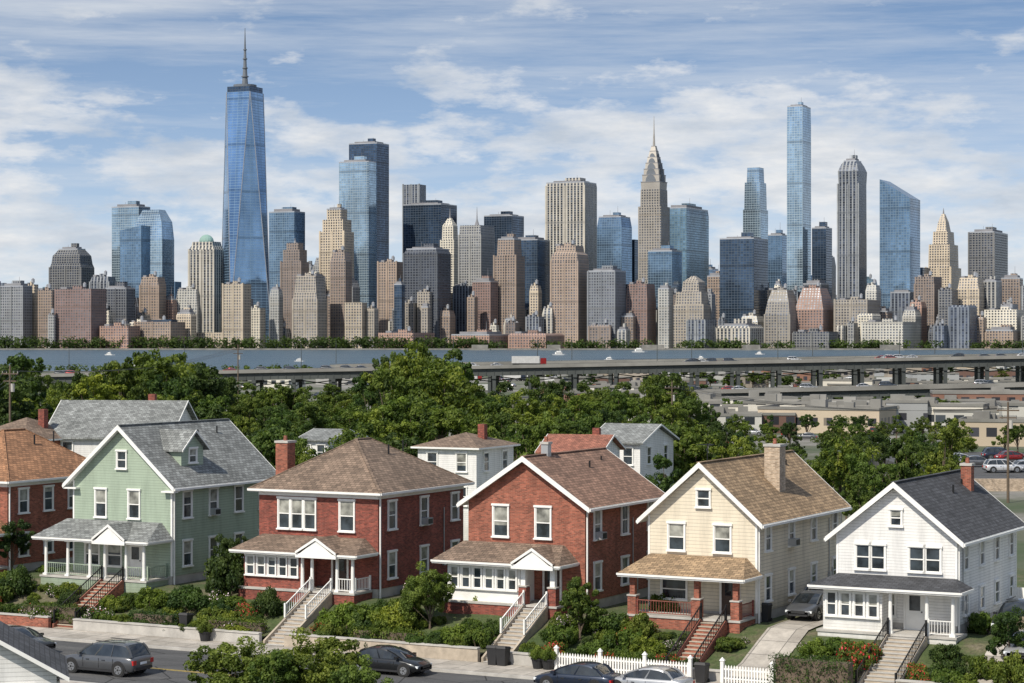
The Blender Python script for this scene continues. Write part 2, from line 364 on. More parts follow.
        for sg in(-1,1):
            xx=sx+sg*(sw/2+.09); rail(c,(xx,-pd-.1,fz),(xx,yb+(2.2 if porch.get('srail') is None else .1),-2.09+.2+(1.1 if porch.get('srail') is None else 0)),.75,0,.24)
        c.obj('stair_railing',[porch.get('srail') or trim],e)
        stair_gaps.append((t0+sx-sw/2-.2,t0+sx+sw/2+.2))
    return e,t0
def rw(d,zs,w=.8,n=3,st=1.6):
    out=[]
    for i in range(n):
        a=st+(d-2*st+.4)*i/(n-1)
        for (z0,z1) in zs: out.append(('R',a,z0,z1,w)); out.append(('L',a,z0,z1,w))
    return out
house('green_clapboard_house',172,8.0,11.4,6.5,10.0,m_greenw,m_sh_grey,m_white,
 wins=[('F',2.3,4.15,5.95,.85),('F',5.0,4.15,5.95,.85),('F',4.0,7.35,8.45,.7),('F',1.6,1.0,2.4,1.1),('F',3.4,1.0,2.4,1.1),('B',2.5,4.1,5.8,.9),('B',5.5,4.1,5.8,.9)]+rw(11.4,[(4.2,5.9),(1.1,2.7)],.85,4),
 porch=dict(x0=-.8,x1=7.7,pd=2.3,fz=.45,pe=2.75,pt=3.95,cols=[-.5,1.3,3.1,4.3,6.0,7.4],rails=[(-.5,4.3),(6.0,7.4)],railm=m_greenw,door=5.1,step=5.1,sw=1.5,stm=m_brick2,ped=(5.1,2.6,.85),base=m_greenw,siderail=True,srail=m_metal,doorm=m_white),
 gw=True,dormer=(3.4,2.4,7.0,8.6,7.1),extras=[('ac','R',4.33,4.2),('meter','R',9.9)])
house('brick_house',378,8.7,10.6,6.3,9.4,m_brick,m_sh_brown,m_white,kind='hip',
 wins=[('F',1.9,4.0,5.85,.8),('F',2.85,4.0,5.85,.8),('F',3.8,4.0,5.85,.8),('F',6.5,4.0,5.85,1.0),('B',2.5,4.1,5.8,.9),('B',5.5,4.1,5.8,.9)]+rw(10.6,[(4.1,5.8),(1.1,2.7)],.85,3),
 porch=dict(x0=-.1,x1=8.3,pd=2.1,fz=.5,pe=2.6,pt=3.6,cols=[4.5,5.2,7.0,8.1],encl=(.1,4.3),rails=[(7.0,8.1)],door=6.0,step=6.0,ped=(5.9,2.9,.8),base=m_brick,siderail=True),
 chim=[(-.45,3.6,.9,9.1,m_brick2)],extras=[('ac','R',5.5,4.1),('meter','R',8.0)])
house('gabled_brick_house',585,7.7,10.3,6.2,8.75,m_brick2,m_sh_rust,m_white,
 wins=[('F',2.2,4.15,5.95,.95),('F',5.0,4.15,5.95,.95),('B',2.5,4.1,5.8,.9),('B',5.5,4.1,5.8,.9)]+rw(10.3,[(4.1,5.8),(1.1,2.7)],.85,3),
 porch=dict(x0=-.7,x1=6.9,pd=2.1,fz=.5,pe=2.65,pt=3.8,cols=[4.7,6.6],encl=(-.4,4.4),enclm=m_white,door=5.6,step=5.6,ped=(5.6,2.7,.8),base=m_brick,colm=1,cb=m_brick,roof=m_sh_brown),
 chim=[(3.85,2.6,.45,9.5,m_galv)],extras=[('ac','R',1.6,4.1),('meter','R',6.5)])
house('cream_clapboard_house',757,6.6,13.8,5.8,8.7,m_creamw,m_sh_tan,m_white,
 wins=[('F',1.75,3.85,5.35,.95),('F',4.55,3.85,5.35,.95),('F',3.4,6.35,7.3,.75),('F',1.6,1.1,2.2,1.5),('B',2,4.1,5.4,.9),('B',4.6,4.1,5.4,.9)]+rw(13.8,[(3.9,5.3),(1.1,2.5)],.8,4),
 porch=dict(x0=-.3,x1=6.5,pd=2.3,fz=.4,pe=2.5,pt=3.6,cols=[0,3.9,6.2],colm=1,fullbrick=True,cb=m_brick2,rails=[(.3,3.6)],railm=m_brick,door=5.0,step=5.0,base=m_brick2,stm=m_brick2,srail=m_metal,siderail=True),
 chim=[(5.1,6.6,.95,9.5,m_tanbrick)],extras=[('ac','R',5.1,3.9),('meter','R',11.6),('antenna',3.2,1.0,8.9)])
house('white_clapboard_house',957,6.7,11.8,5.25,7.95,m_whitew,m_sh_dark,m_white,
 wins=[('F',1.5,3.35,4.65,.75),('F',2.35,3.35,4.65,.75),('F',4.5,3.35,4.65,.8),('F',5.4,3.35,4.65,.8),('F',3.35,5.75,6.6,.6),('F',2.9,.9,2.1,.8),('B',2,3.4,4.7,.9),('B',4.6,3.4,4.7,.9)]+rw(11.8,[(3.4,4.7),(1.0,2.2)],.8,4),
 porch=dict(x0=-.4,x1=7.2,pd=1.9,fz=.2,pe=2.4,pt=3.05,cols=[3.6,5.6,7.0],encl=(-.2,3.1),door=4.4,step=4.6,sw=1.9,base=m_whitew,doorm=m_white,rails=[(5.7,7.0)],srail=m_metal),
 chim=[(4.4,9.8,.6,8.5,m_brick2)],extras=[('meter','R',1.0)])
t=TB(172,0)-8.0-5.6-8.0
house('brick_house',None,8.0,10.5,6.1,9.4,m_brick2,m_sh_or,m_white,kind='hip',corner=t,
 wins=[('F',2.0,4.0,5.7,.9),('F',5.8,4.0,5.7,.9),('F',2.0,1.0,2.6,.9)]+rw(10.5,[(4.0,5.6),(1.1,2.6)],.85,4),
 porch=dict(x0=0,x1=8,pd=2,fz=.5,pe=2.6,pt=3.6,cols=[.3,4,7.7],rails=[(.3,4)],door=5.8,step=5.8,base=m_brick2))
def bhouse(name,px0,px1,D,yr,ye,wall,roofm,rot,dep,kind='gable',chim=True,zg=-2.3):
    s=F/D; ww=(px1-px0)/s; e=empty(name,(X((px0+px1)/2,D),D,0),rot)
    ze=Z(ye,D);zr=Z(yr,D+dep/2); W=ww
    mb=MB(); mb.box(-W/2,W/2,0,dep,zg-.5,ze)
    if kind=='gable': mb.pr([(-W/2,0,ze),(-W/2,dep,ze),(-W/2,dep/2,zr-.1)],[(W/2,0,ze),(W/2,dep,ze),(W/2,dep/2,zr-.1)])
    if kind=='gablef': mb.pr([(-W/2,0,ze),(W/2,0,ze),(0,0,zr-.1)],[(-W/2,dep,ze),(W/2,dep,ze),(0,dep,zr-.1)])
    mb.obj('walls',[wall],e); r=MB();o=.45
    if kind=='gable':
        for y0,y1 in((-o,dep/2),(dep+o,dep/2)):
            zz=ze-o*(zr-ze)/(dep/2)
            q=[(-W/2-o,y0,zz),(-W/2-o,y1,zr),(-W/2-o,y1,zr+.16),(-W/2-o,y0,zz+.16)]; r.ext(q,(W+2*o,0,0),0)
            for xx in(-W/2-o-.004,W/2+o+.004-.05): r.ext([(xx,p[1],p[2]+.01) for p in q],(.05,0,0),1)
    elif kind=='gablef':
        for x0 in(-W/2-o,W/2+o):
            zz=ze-o*(zr-ze)/(W/2); q=[(x0,-o,zz),(0,-o,zr),(0,-o,zr+.16),(x0,-o,zz+.16)]; r.ext(q,(0,dep+2*o,0),0)
            r.ext([(p[0],-o-.06,p[2]+.01) for p in q],(0,.05,0),1)
    else:
        E=[(-W/2-o,-o,ze),(W/2+o,-o,ze),(W/2+o,dep+o,ze),(-W/2-o,dep+o,ze)];k=min(W,dep)/2
        R=[(-W/2+k,dep/2,zr),(W/2-k+.01,dep/2,zr)]
        r.pr([(a,b,c-.15) for a,b,c in E],[(a,b,c-.004) for a,b,c in E],1)
        r.poly([E[0],E[1],R[1],R[0]]);r.poly([E[1],E[2],R[1]]);r.poly([E[2],E[3],R[0],R[1]]);r.poly([E[3],E[0],R[0]])
    if chim: r.box(W*.2,W*.2+.6,dep*.5,dep*.5+.6,ze,zr+.7,2)
    r.obj('roof',[roofm,m_white,m_brick],e)
    wb=MB();n=max(2,int(W/3));h2=dict(w=W/2,d=dep,pf=0)
    for i in range(n):
        for z1 in(ze-.5,ze-3.3): window(wb,h2,'F',-W/2+W*(i+.5)/n,z1-1.5,z1,.9)
    for i in range(2):
        for z1 in(ze-.5,ze-3.3): window(wb,h2,'R',dep*(i+.5)/2,z1-1.5,z1,.9)
    wb.obj('windows',[m_white,m_glass,m_blind],e); return e
bhouse('white_house',45,170,188,402,436,m_whitew,m_sh_grey,-.15,9)
bhouse('white_house',414,480,182,432,447,m_whitew,m_sh_brown,-.45,7,'hip')
bhouse('white_house',540,600,186,436,452,m_whitew,m_sh_red,-.3,7,'gable')
bhouse('white_house',590,642,196,425,442,m_whitew,m_sh_grey,-.45,8,'gable',False)
bhouse('white_house',298,330,230,430,440,m_whitew,m_sh_grey,-.4,8,'gable',False)
bhouse('brick_house',-40,30,185,417,440,m_brick2,m_sh_brown,-.4,9,'hip')
bhouse('white_house',-95,55,80,624,676,m_whitew,m_sh_dark,.22,4.5,'gablef',False)
# ---------------- ground, yards, street
m_grass,nt,b=newmat('grass_ground')
v=TC(nt); f=NOISE(nt,v,.45,8,.7); f2=NOISE(nt,v,6,5,.7)
c=RAMP(nt,f,[(.3,(.04,.068,.018)),(.48,(.065,.09,.028)),(.58,(.11,.105,.055)),(.72,(.18,.15,.11))])
nt.links.new(MIX(nt,.65,c,RAMP(nt,f2,[(.3,.35),(.7,1.5)]),'MULTIPLY'),b.inputs['Base Color']); b.inputs['Roughness'].default_value=.95; BUMP(nt,b,f2,.8,.08)
m_land,nt,b=newmat('city_ground'); v=TC(nt); f=NOISE(nt,v,.02,8,.7)
nt.links.new(RAMP(nt,f,[(.38,(.05,.075,.03)),(.5,(.10,.105,.07)),(.56,(.20,.19,.17)),(.7,(.25,.24,.22))]),b.inputs['Base Color']); b.inputs['Roughness'].default_value=.95
GST=[(-500,-2.32),(260,-2.32),(450,-5),(600,-6),(1360,-6.2),(1372,-12),(3372,-12),(3376,-5.5),(60000,-5.5)]
def gz(Y):
    for (a,za),(b_,zb) in zip(GST,GST[1:]):
        if Y<=b_: return za+(zb-za)*(Y-a)/(b_-a)
    return -5.5
g=MB(); ys=[-500,0,100,180,260,300,350,400,450,525,600,900,1360,1372,2400,3372,3376,5000,10000,60000]; xs=[-30000,-6000,-2000,-600,-200,0,200,600,2000,6000,30000]
for i in range(len(ys)-1):
    for j in range(len(xs)-1):
        g.poly([(xs[j],ys[i],gz(ys[i])),(xs[j+1],ys[i],gz(ys[i])),(xs[j+1],ys[i+1],gz(ys[i+1])),(xs[j],ys[i+1],gz(ys[i+1]))])
g.obj('ground',[m_land])
LOC=(P0[0],P0[1],0)
def prof(b):
    st=[(-7.2,-1.75),(-5.5,-1.45),(-3,-.55),(-1.5,-.05),(0,0),(32,0),(60,-2.6)]
    for (a,za),(c,zc) in zip(st,st[1:]):
        if b<=c: return za+(zc-za)*(b-a)/(c-a)
    return -2.6
g=MB(); ts=[-90,90]+[x for q in stair_gaps for x in q]; ts+= [x*2.5 for x in range(-32,33)]; ts=sorted(set(ts)); bs=[-7.2,-6.3,-5.5,-4.2,-3,-2.1,-1.5,0,6,15,32,60]
def inside(a,c): return any(q[0]-.01<=(a+c)/2<=q[1]+.01 for q in stair_gaps)
for i in range(len(ts)-1):
    for j in range(len(bs)-1):
        if bs[j]<-2.1 and inside(ts[i],ts[i+1]): continue
        def w(t,b_): return (t,b_,prof(b_)+ (0.05*math.sin(t*1.3+b_*2) if -7<b_<-1.6 else 0))
        g.poly([w(ts[i],bs[j]),w(ts[i+1],bs[j]),w(ts[i+1],bs[j+1]),w(ts[i],bs[j+1])])
g.obj('lawn',[m_grass],None,LOC,-A)
drives=[]
for px,px1 in((778,818),(1000,1060)):
    t0,t1=TB(px,0),TB(px1,0); drives.append((t0,t1))
gaps=sorted(stair_gaps+drives); cur=-90; kinds=[m_stone,m_brick2,m_conc,m_stone,m_conc,m_conc,m_conc]
for i,q in enumerate(gaps+[(90,90)]):
    if q[0]-cur>.3:
        hh=random.choice([-1.62,-1.5,-1.4]); g=MB(); g.box(cur,q[0]-.02,-7.45,-7.18,-2.3,hh,0); g.box(cur,q[0]-.02,-7.5,-7.13,hh,hh+.08,1); g.obj('retaining_wall',[kinds[i%7],m_conc],None,LOC,-A)
    cur=q[1]+.02
m_side,nt,b=newmat('sidewalk_concrete'); v=TC(nt); s=SEP(nt,v)
j=M(nt,'MAXIMUM',M(nt,'LESS_THAN',M(nt,'FRACT',M(nt,'DIVIDE',s[0],1.5)),.03),M(nt,'LESS_THAN',M(nt,'FRACT',M(nt,'DIVIDE',s[1],1.5)),.03))
wn=nt.nodes.new('ShaderNodeTexWhiteNoise'); wn.noise_dimensions='2D'; nt.links.new(COMB(nt,M(nt,'FLOOR',M(nt,'DIVIDE',s[0],1.5)),M(nt,'FLOOR',M(nt,'DIVIDE',s[1],1.5))),wn.inputs['Vector'])
c=MIX(nt,wn.outputs['Value'],(.33,.30,.26),(.46,.42,.37)); c=MIX(nt,1.0,c,RAMP(nt,NOISE(nt,v,1.2,8,.75),[(.3,.62),(.7,1.2)]),'MULTIPLY')
nt.links.new(MIX(nt,j,c,(.12,.11,.1)),b.inputs['Base Color']); b.inputs['Roughness'].default_value=.9
for (b0,b1) in((-10.6,-7.45),(-26,-23.4)):
    g=MB(); g.box(-90,90,b0,b1,-2.6,-2.1); g.obj('sidewalk',[m_side],None,LOC,-A)
g=MB(); g.box(-90,90,-10.78,-10.603,-2.6,-2.095); g.obj('curb',[m_conc],None,LOC,-A)
g=MB(); g.box(-90,90,-23.397,-23.2,-2.6,-2.095); g.obj('curb',[m_conc],None,LOC,-A)
m_asph,nt,b=newmat('asphalt'); v=TC(nt); f=NOISE(nt,MAPV(nt,v,(.15,1,1)),.9,8,.7)
c=RAMP(nt,f,[(.3,(.05,.05,.052)),(.55,(.08,.08,.082)),(.75,(.125,.122,.118))]); c=MIX(nt,.6,c,RAMP(nt,NOISE(nt,v,14,4,.7),[(.3,.55),(.7,1.5)]),'MULTIPLY')
vo=nt.nodes.new('ShaderNodeTexVoronoi'); vo.feature='DISTANCE_TO_EDGE'; vo.inputs['Scale'].default_value=.3; nt.links.new(v,vo.inputs['Vector'])
c=MIX(nt,M(nt,'LESS_THAN',vo.outputs['Distance'],.012),c,(.02,.02,.02)); nt.links.new(c,b.inputs['Base Color']); b.inputs['Roughness'].default_value=.85
g=MB(); g.poly([(-90,-23.2,-2.25),(90,-23.2,-2.25),(90,-10.78,-2.25),(-90,-10.78,-2.25)]); g.obj('road',[m_asph],None,LOC,-A)
m_yel=plain('yellow_line',(.45,.32,.06),.8,.35,4); g=MB()
for bb in(-17.15,-16.95): g.poly([(-90,bb,-2.245),(90,bb,-2.245),(90,bb+.1,-2.245),(-90,bb+.1,-2.245)])
g.obj('road_centre_line',[m_yel],None,LOC,-A)
for t0,t1 in drives:
    g=MB()
    for a,c_ in zip([-7.6,-7.2,-5.5,-3,-1.5,0],[-7.2,-5.5,-3,-1.5,0,14]): g.poly([(t0,a,(prof(a) if a>-7.5 else -2.17)+.08),(t1,a,(prof(a) if a>-7.5 else -2.17)+.08),(t1,c_,prof(c_)+.08),(t0,c_,prof(c_)+.08)])
    g.obj('driveway',[m_side],None,LOC,-A)
def picket(px0,px1,b_,zg):
    g=MB(); t0,t1=TB(px0,b_),TB(px1,b_); n=int((t1-t0)/.16)
    for i in range(n):
        t=t0+.16*i; g.pr([(t,b_,zg),(t+.09,b_,zg),(t+.09,b_+.02,zg),(t,b_+.02,zg)],[(t,b_,zg+.85),(t+.09,b_,zg+.85),(t+.09,b_+.02,zg+.85),(t,b_+.02,zg+.85)]); g.pr([(t,b_,zg+.85),(t+.09,b_,zg+.85),(t+.045,b_,zg+.95)],[(t,b_+.02,zg+.85),(t+.09,b_+.02,zg+.85),(t+.045,b_+.02,zg+.95)])
    for z in(.2,.68): g.box(t0,t1,b_+.022,b_+.06,zg+z,zg+z+.08)
    k=max(1,int((t1-t0)/2.2))
    for i in range(k+1):
        t=t0+(t1-t0)*i/k; g.box(t-.09,t+.09,b_-.04,b_+.14,zg-.1,zg+1.15); g.pr([(t-.13,b_-.08,zg+1.15),(t+.13,b_-.08,zg+1.15),(t+.13,b_+.18,zg+1.15),(t-.13,b_+.18,zg+1.15)],[(t-.01,b_+.04,zg+1.32),(t+.01,b_+.04,zg+1.32),(t+.01,b_+.06,zg+1.32),(t-.01,b_+.06,zg+1.32)])
    g.obj('picket_fence',[m_white],None,LOC,-A)
picket(556,690,-7.85,-2.1); picket(722,772,-7.85,-2.1)
m_wood=plain('weathered_wood',(.30,.24,.17),.9,.3,3)
for px0,px1,b_,mm in((275,300,4,m_wood),(470,490,3,m_white),(662,680,5,m_wood),(850,862,6,m_white),(1012,1080,9,m_white),(1015,1090,-2,m_wood)):
    g=MB(); t0,t1=TB(px0,b_),TB(px1,b_); n=max(2,int((t1-t0)/.15)); z0=prof(b_)
    for i in range(n): g.box(t0+i*.15,t0+i*.15+.14,b_,b_+.03,z0,z0+1.75)
    g.box(t0,t0+n*.15,b_+.031,b_+.08,z0+.4,z0+.5);g.box(t0,t0+n*.15,b_+.031,b_+.08,z0+1.3,z0+1.4); g.obj('board_fence',[mm],None,LOC,-A)
# ---------------- foliage
def leafmat(name,c1,c2,c3):
    m=bpy.data.materials.new(name); m.use_nodes=True; nt=m.node_tree; nt.nodes.clear()
    out=nt.nodes.new('ShaderNodeOutputMaterial'); at=nt.nodes.new('ShaderNodeAttribute'); at.attribute_name='tint'
    oi=nt.nodes.new('ShaderNodeObjectInfo')
    c=RAMP(nt,at.outputs['Fac'],[(0,c1),(.5,c2),(1,c3)])
    c=MIX(nt,1.0,c,RAMP(nt,oi.outputs['Random'],[(0,(.65,.80,.72)),(.3,(.95,.90,.72)),(.6,(.85,.97,.70)),(.85,(1.2,1.1,.75)),(1,(1.45,1.32,.8))]),'MULTIPLY')
    d=nt.nodes.new('ShaderNodeBsdfPrincipled'); d.inputs['Roughness'].default_value=.6; d.inputs['Specular IOR Level'].default_value=.25
    tr=nt.nodes.new('ShaderNodeBsdfTranslucent'); mx=nt.nodes.new('ShaderNodeMixShader'); mx.inputs[0].default_value=.30
    nt.links.new(c,d.inputs['Base Color']); nt.links.new(MIX(nt,1.0,c,(1.5,1.6,.5),'MULTIPLY'),tr.inputs['Color'])
    nt.links.new(d.outputs[0],mx.inputs[1]);nt.links.new(tr.outputs[0],mx.inputs[2]);nt.links.new(mx.outputs[0],out.inputs[0]); return m
m_bark=plain('bark',(.12,.09,.065),.95,.3,4)
m_leaf=leafmat('leaves',(.030,.055,.012),(.080,.122,.026),(.155,.195,.045))
m_leafd=leafmat('dark_leaves',(.018,.038,.012),(.050,.084,.024),(.095,.138,.040))
m_leafy=leafmat('light_leaves',(.055,.085,.015),(.135,.178,.036),(.225,.265,.06))
m_flower=plain('red_flowers',(.55,.03,.04),.6,.3,5); m_flowerw=plain('white_flowers',(.75,.6,.65),.6,.2,5)
def leaves_mesh(name,centers,radii,nleaf,leaf,leafm,limbs=None,flower=None,squash=1.0):
    C=np.array(centers);Rr=np.array(radii);n=len(C); idx=np.repeat(np.arange(n),nleaf); N=len(idx)
    d=rng.normal(size=(N,3)); d/=np.linalg.norm(d,axis=1)[:,None]
    rr=Rr[idx]*(rng.uniform(.45,1.12,N)**.6); pos=C[idx]+d*rr[:,None]*np.array([1,1,squash])
    nrm=d*.9+rng.normal(size=(N,3))*.55+np.array([0,0,.25]); nrm/=np.linalg.norm(nrm,axis=1)[:,None]
    a=np.cross(nrm,rng.normal(size=(N,3))); a/=np.linalg.norm(a,axis=1)[:,None]; b=np.cross(nrm,a)
    sz=leaf*rng.uniform(.5,1.35,N)[:,None]
    V=np.stack([pos+a*sz,pos+b*sz*.55,pos-a*sz,pos-b*sz*.55],axis=1).reshape(-1,3)
    tint=np.clip(rng.uniform(.1,.8,n)[idx]+rng.normal(size=N)*.18+d[:,2]*.14,0,1); tint=np.repeat(tint,4)
    mb=limbs or MB(); nv=len(mb.v)
    verts=list(mb.v)+V.tolist(); faces=list(mb.f)+[(nv+4*i,nv+4*i+1,nv+4*i+2,nv+4*i+3) for i in range(N)]
    me=bpy.data.meshes.new(name); me.from_pydata(verts,[],faces); me.materials.append(m_bark);me.materials.append(leafm)
    mi=list(mb.m)+[1]*N
    if flower:
        me.materials.append(flower); r=rng.random(N)
        mi=list(mb.m)+[2 if r[i]<.14 else 1 for i in range(N)]
    me.polygons.foreach_set('material_index',mi)
    at=me.attributes.new('tint','FLOAT','POINT'); at.data.foreach_set('value',[.3]*nv+tint.tolist()); me.update(); return me
def tree_mesh(name,H,R,th,ncl,nleaf,leaf,leafm,seed,nl=9):
    rn=random.Random(seed); cz=th+(H-th)*.5; hh=(H-th)*.5; C=[];Q=[]; mb=MB()
    lean=(rn.uniform(-.3,.3),rn.uniform(-.3,.3)); tr=.022*H+.03
    mb.cyl((0,0,-1),(lean[0]*.4,lean[1]*.4,th*.6),tr*1.3,tr,9,0); mb.cyl((lean[0]*.4,lean[1]*.4,th*.6),(lean[0],lean[1],cz),tr,tr*.5,8,0)
    lob=[]
    for i in range(nl):
        a=i*2.4+rn.uniform(-.5,.5); el=rn.uniform(-.6,1.3); k=rn.uniform(.42,.85)
        lob.append((R*k*math.cos(a)*math.cos(el*.8),R*k*math.sin(a)*math.cos(el*.8),cz+hh*k*math.sin(el)*1.15,R*rn.uniform(.24,.46)))
    lob.append((rn.uniform(-.25,.25)*R,rn.uniform(-.25,.25)*R,cz+hh*.6,R*.42)); lob.append((0,0,cz,R*.42))
    for l in lob:
        mb.cyl((lean[0]*.6,lean[1]*.6,th*.75+rn.uniform(0,.25)*hh),(l[0]*.85,l[1]*.85,l[2]),tr*.45,tr*.12,6,0)
    for i in range(ncl):
        l=lob[i%len(lob)]; v=Vector((rn.gauss(0,1),rn.gauss(0,1),rn.gauss(0,1))).normalized()*l[3]*rn.uniform(.6,1.15)
        r=l[3]*rn.uniform(.2,.5)
        C.append((l[0]+v.x,l[1]+v.y,max(th*.7,l[2]+v.z*.85))); Q.append(r)
    zt=max(c[2]+q*.8 for c,q in zip(C,Q)); me=leaves_mesh(name,C,Q,nleaf,leaf,leafm,mb,squash=.8); me['top']=zt; return me
TREES=[tree_mesh('tree_a',10,4.6,2.2,100,110,.19,m_leaf,1),tree_mesh('tree_b',10,3.9,2.4,92,115,.18,m_leafd,2),tree_mesh('tree_c',10,5.2,2.0,110,105,.20,m_leaf,3),tree_mesh('tree_d',10,4.2,1.8,96,115,.18,m_leafy,4),tree_mesh('tree_e',10,4.8,2.6,104,105,.20,m_leafd,5),tree_mesh('tree_f',10,3.4,1.5,90,120,.17,m_leaf,6,11)]
def tree(x,y,z,H,kind=None,wide=1.0,name='deciduous_tree'):
    k=random.choice([0,0,1,1,2,2,3,4,4,5]) if kind is None else kind
    o=bpy.data.objects.new(name,TREES[k]); sc.collection.objects.link(o); s=H/TREES[k]['top']
    o.location=(x,y,z); o.scale=(s*wide,s*wide*random.uniform(.85,1.15),s); o.rotation_euler=(0,0,random.uniform(0,6.28)); return o
def envtop(px):
    P=[(-60,350),(20,352),(45,392),(70,370),(100,358),(150,350),(200,358),(225,386),(260,380),(310,388),(355,382),(375,354),(395,344),(430,344),(465,352),(490,374),(540,376),(575,372),(620,384),(660,371),(690,384),(720,406),(780,418),(850,424),(930,412),(960,426),(1100,427)]
    for (a,ya),(b_,yb) in zip(P,P[1:]):
        if px<=b_: return ya+(yb-ya)*(px-a)/(b_-a)
    return 410
for D,add,step,jit in((430,0,30,8),(370,8,28,14),(315,20,28,18),(270,38,30,18),(235,56,36,16),(210,76,44,14)):
    px=-40
    while px<1070:
        x=px+random.uniform(-10,10); yt=envtop(x)+add+random.uniform(-jit*.2,jit)
        DD=D+random.uniform(-18,18); zt=Z(yt,DD); zg=gz(DD)
        if D==210: zg=-2.3
        H=min(max(zt-zg,5.0),25)
        skip = (D<=235 and (30<x<205 or 395<x<510 or 530<x<660 or 285<x<340)) or (D<=270 and x>960) or (D<=330 and x>975)
        if x>700 and D>=430: H=min(H,8)
        if not skip: tree(X(x,DD),DD,zg,H,wide=random.uniform(.8,1.25) if H<12 else random.uniform(.62,.85))
        px+=step
for px,D,yt,k in((412,330,341,2),(440,310,358,0),(395,300,366,3),(15,300,352,1),(-15,280,358,4),(155,330,349,0),(120,320,360,5),(95,310,374,3),(195,340,362,4),(275,215,418,None),(300,205,442,None),(360,210,422,None),(505,205,426,3),(540,215,412,None),(690,205,424,None),(735,200,436,None),(670,190,453,None),(840,195,436,None),(870,178,452,3),(905,200,436,None),(945,230,418,3),(860,165,472,None),(640,160,472,None),(250,168,458,None),(665,420,371,4)):
    zt=Z(yt,D); zg=gz(D) if D>200 else (-1.5 if D>175 else 0); tree(X(px,D),D,zg,max(3.5,zt-zg),k,wide=random.uniform(.8,.95))
def bush_mesh(name,leafm,n,leaf,seed,flower=None):
    rn=random.Random(seed);C=[];Q=[]; mb=MB()
    for i in range(5):
        a=i*1.3; mb.cyl((0,0,-.2),(.4*math.cos(a),.4*math.sin(a),.5),.04,.015,5,0)
    for i in range(34):
        a=rn.uniform(0,6.28);r=.8*math.sqrt(rn.random());z=.15+.68*rn.random()*math.sqrt(max(.05,1-r*r)); C.append((r*math.cos(a),r*math.sin(a),z));Q.append(rn.uniform(.12,.3))
    return leaves_mesh(name,C,Q,n,leaf,leafm,mb,flower)
BUSH=[bush_mesh('bush_a',m_leaf,170,.06,1),bush_mesh('bush_b',m_leafd,190,.055,2),bush_mesh('bush_c',m_leafy,180,.06,3),bush_mesh('bush_r',m_leaf,170,.06,4,m_flower),bush_mesh('bush_w',m_leaf,170,.06,5,m_flowerw)]
def bush_t(t,b_,R,H,k=0,name='garden_bush'):
    x,y=world(t,b_); o=bpy.data.objects.new(name,BUSH[k]); sc.collection.objects.link(o)
    z=prof(b_) if b_>-7.2 else -2.15
    o.location=(x,y,z-.1); o.scale=(R,R*random.uniform(.8,1.15),H); o.rotation_euler=(0,0,random.uniform(0,6.28)); return o
def bush(px,b_,R,H,k=0): return bush_t(TB(px,b_),b_,R,H,k)
for a in [(18,-3.5,1.5,2.0,1),(-8,-5,1.5,1.6,0),(48,-6,.9,1.0,0),(70,-4.5,1.0,1.1,1),(60,-6.4,.8,.7,2),(82,-5.8,.7,.8,1),(150,-4.2,1.1,1.5,2),(165,-6,.8,.8,0),(190,-4,1.6,1.6,1),(203,-6.4,.8,.9,2),(232,-1.5,1.8,2.9,1),(215,-5,1.2,1.1,0),(245,-6.3,1.1,.8,2),(268,-4,1.0,1.9,1),(258,-5.8,.6,.7,4),
 (345,-5,1.5,1.8,2),(368,-4.6,1.5,1.7,0),(385,-6,1.2,1.3,2),(405,-3.2,1.2,1.5,0),(455,-5.6,1.2,1.2,2),(478,-6,1.0,1.4,0),(493,-4.5,.8,1.1,1),(440,-6.4,1.0,.9,1),(330,-6.2,.9,1.1,2),(395,-4.8,1.3,1.8,2),
 (562,-5.0,1.1,1.5,0),(595,-6,1.1,1.0,2),(625,-5.2,1.2,1.6,0),(645,-5.6,1.1,1.3,2),(668,-6.3,.8,.7,3),(690,-6.4,.6,.6,1),(610,-3.2,1.2,1.4,0),(640,-3.4,1.1,1.5,2),
 (855,-5.2,1.1,1.6,3),(835,-6.4,.8,1.0,0),(870,-4.4,.7,1.2,3),(947,-5.6,1.1,1.3,1),(965,-6.4,.8,.8,2),(985,-5,.9,1.4,0),(1015,-5.5,1.2,1.8,2),(985,2,1.0,1.4,0),(480,-1,1.0,1.5,0),(495,3,1.2,2.2,1),(288,0,1.0,1.5,0),(665,0,1.0,1.6,0),(680,4,1.4,2.4,1)]: bush(*a)
def free(t,b_,m=.5):
    if any(q[0]-m<t<q[1]+m for q in stair_gaps) and b_<0: return False
    if any(q[0]-m<t<q[1]+m for q in drives): return False
    return not(b_>-2.9 and any(q[0]-.9<t<q[1]+.6 for q in house_t))
for i in range(430):
    t=random.uniform(-42,30); b_=random.choice([random.uniform(-6.9,-6.0),random.uniform(-3.6,-3.0),random.uniform(-6.9,-3.0),random.uniform(-6.9,-3.0),random.uniform(-3,9)])
    R=random.uniform(.3,.95)
    if free(t,b_,R*.8): bush_t(t,b_,R,R*random.uniform(.8,1.4),random.choice([0,0,0,0,1,1,1,2,2,3,4]),'shrub')
def smalltree(px,b_,H,wide,k):
    t=TB(px,b_);x,y=world(t,b_); z=prof(b_) if b_>-7.2 else -2.2; tree(x,y,z,H,k,wide,'ornamental_tree')
SM=len(TREES)
TREES.append(tree_mesh('small_tree_a',10,5.4,1.2,120,170,.21,m_leafy,11)); TREES.append(tree_mesh('small_tree_b',10,5.0,1.2,115,170,.20,m_leaf,12)); TREES.append(tree_mesh('small_tree_c',10,5.0,1.2,115,170,.19,m_leafd,13))
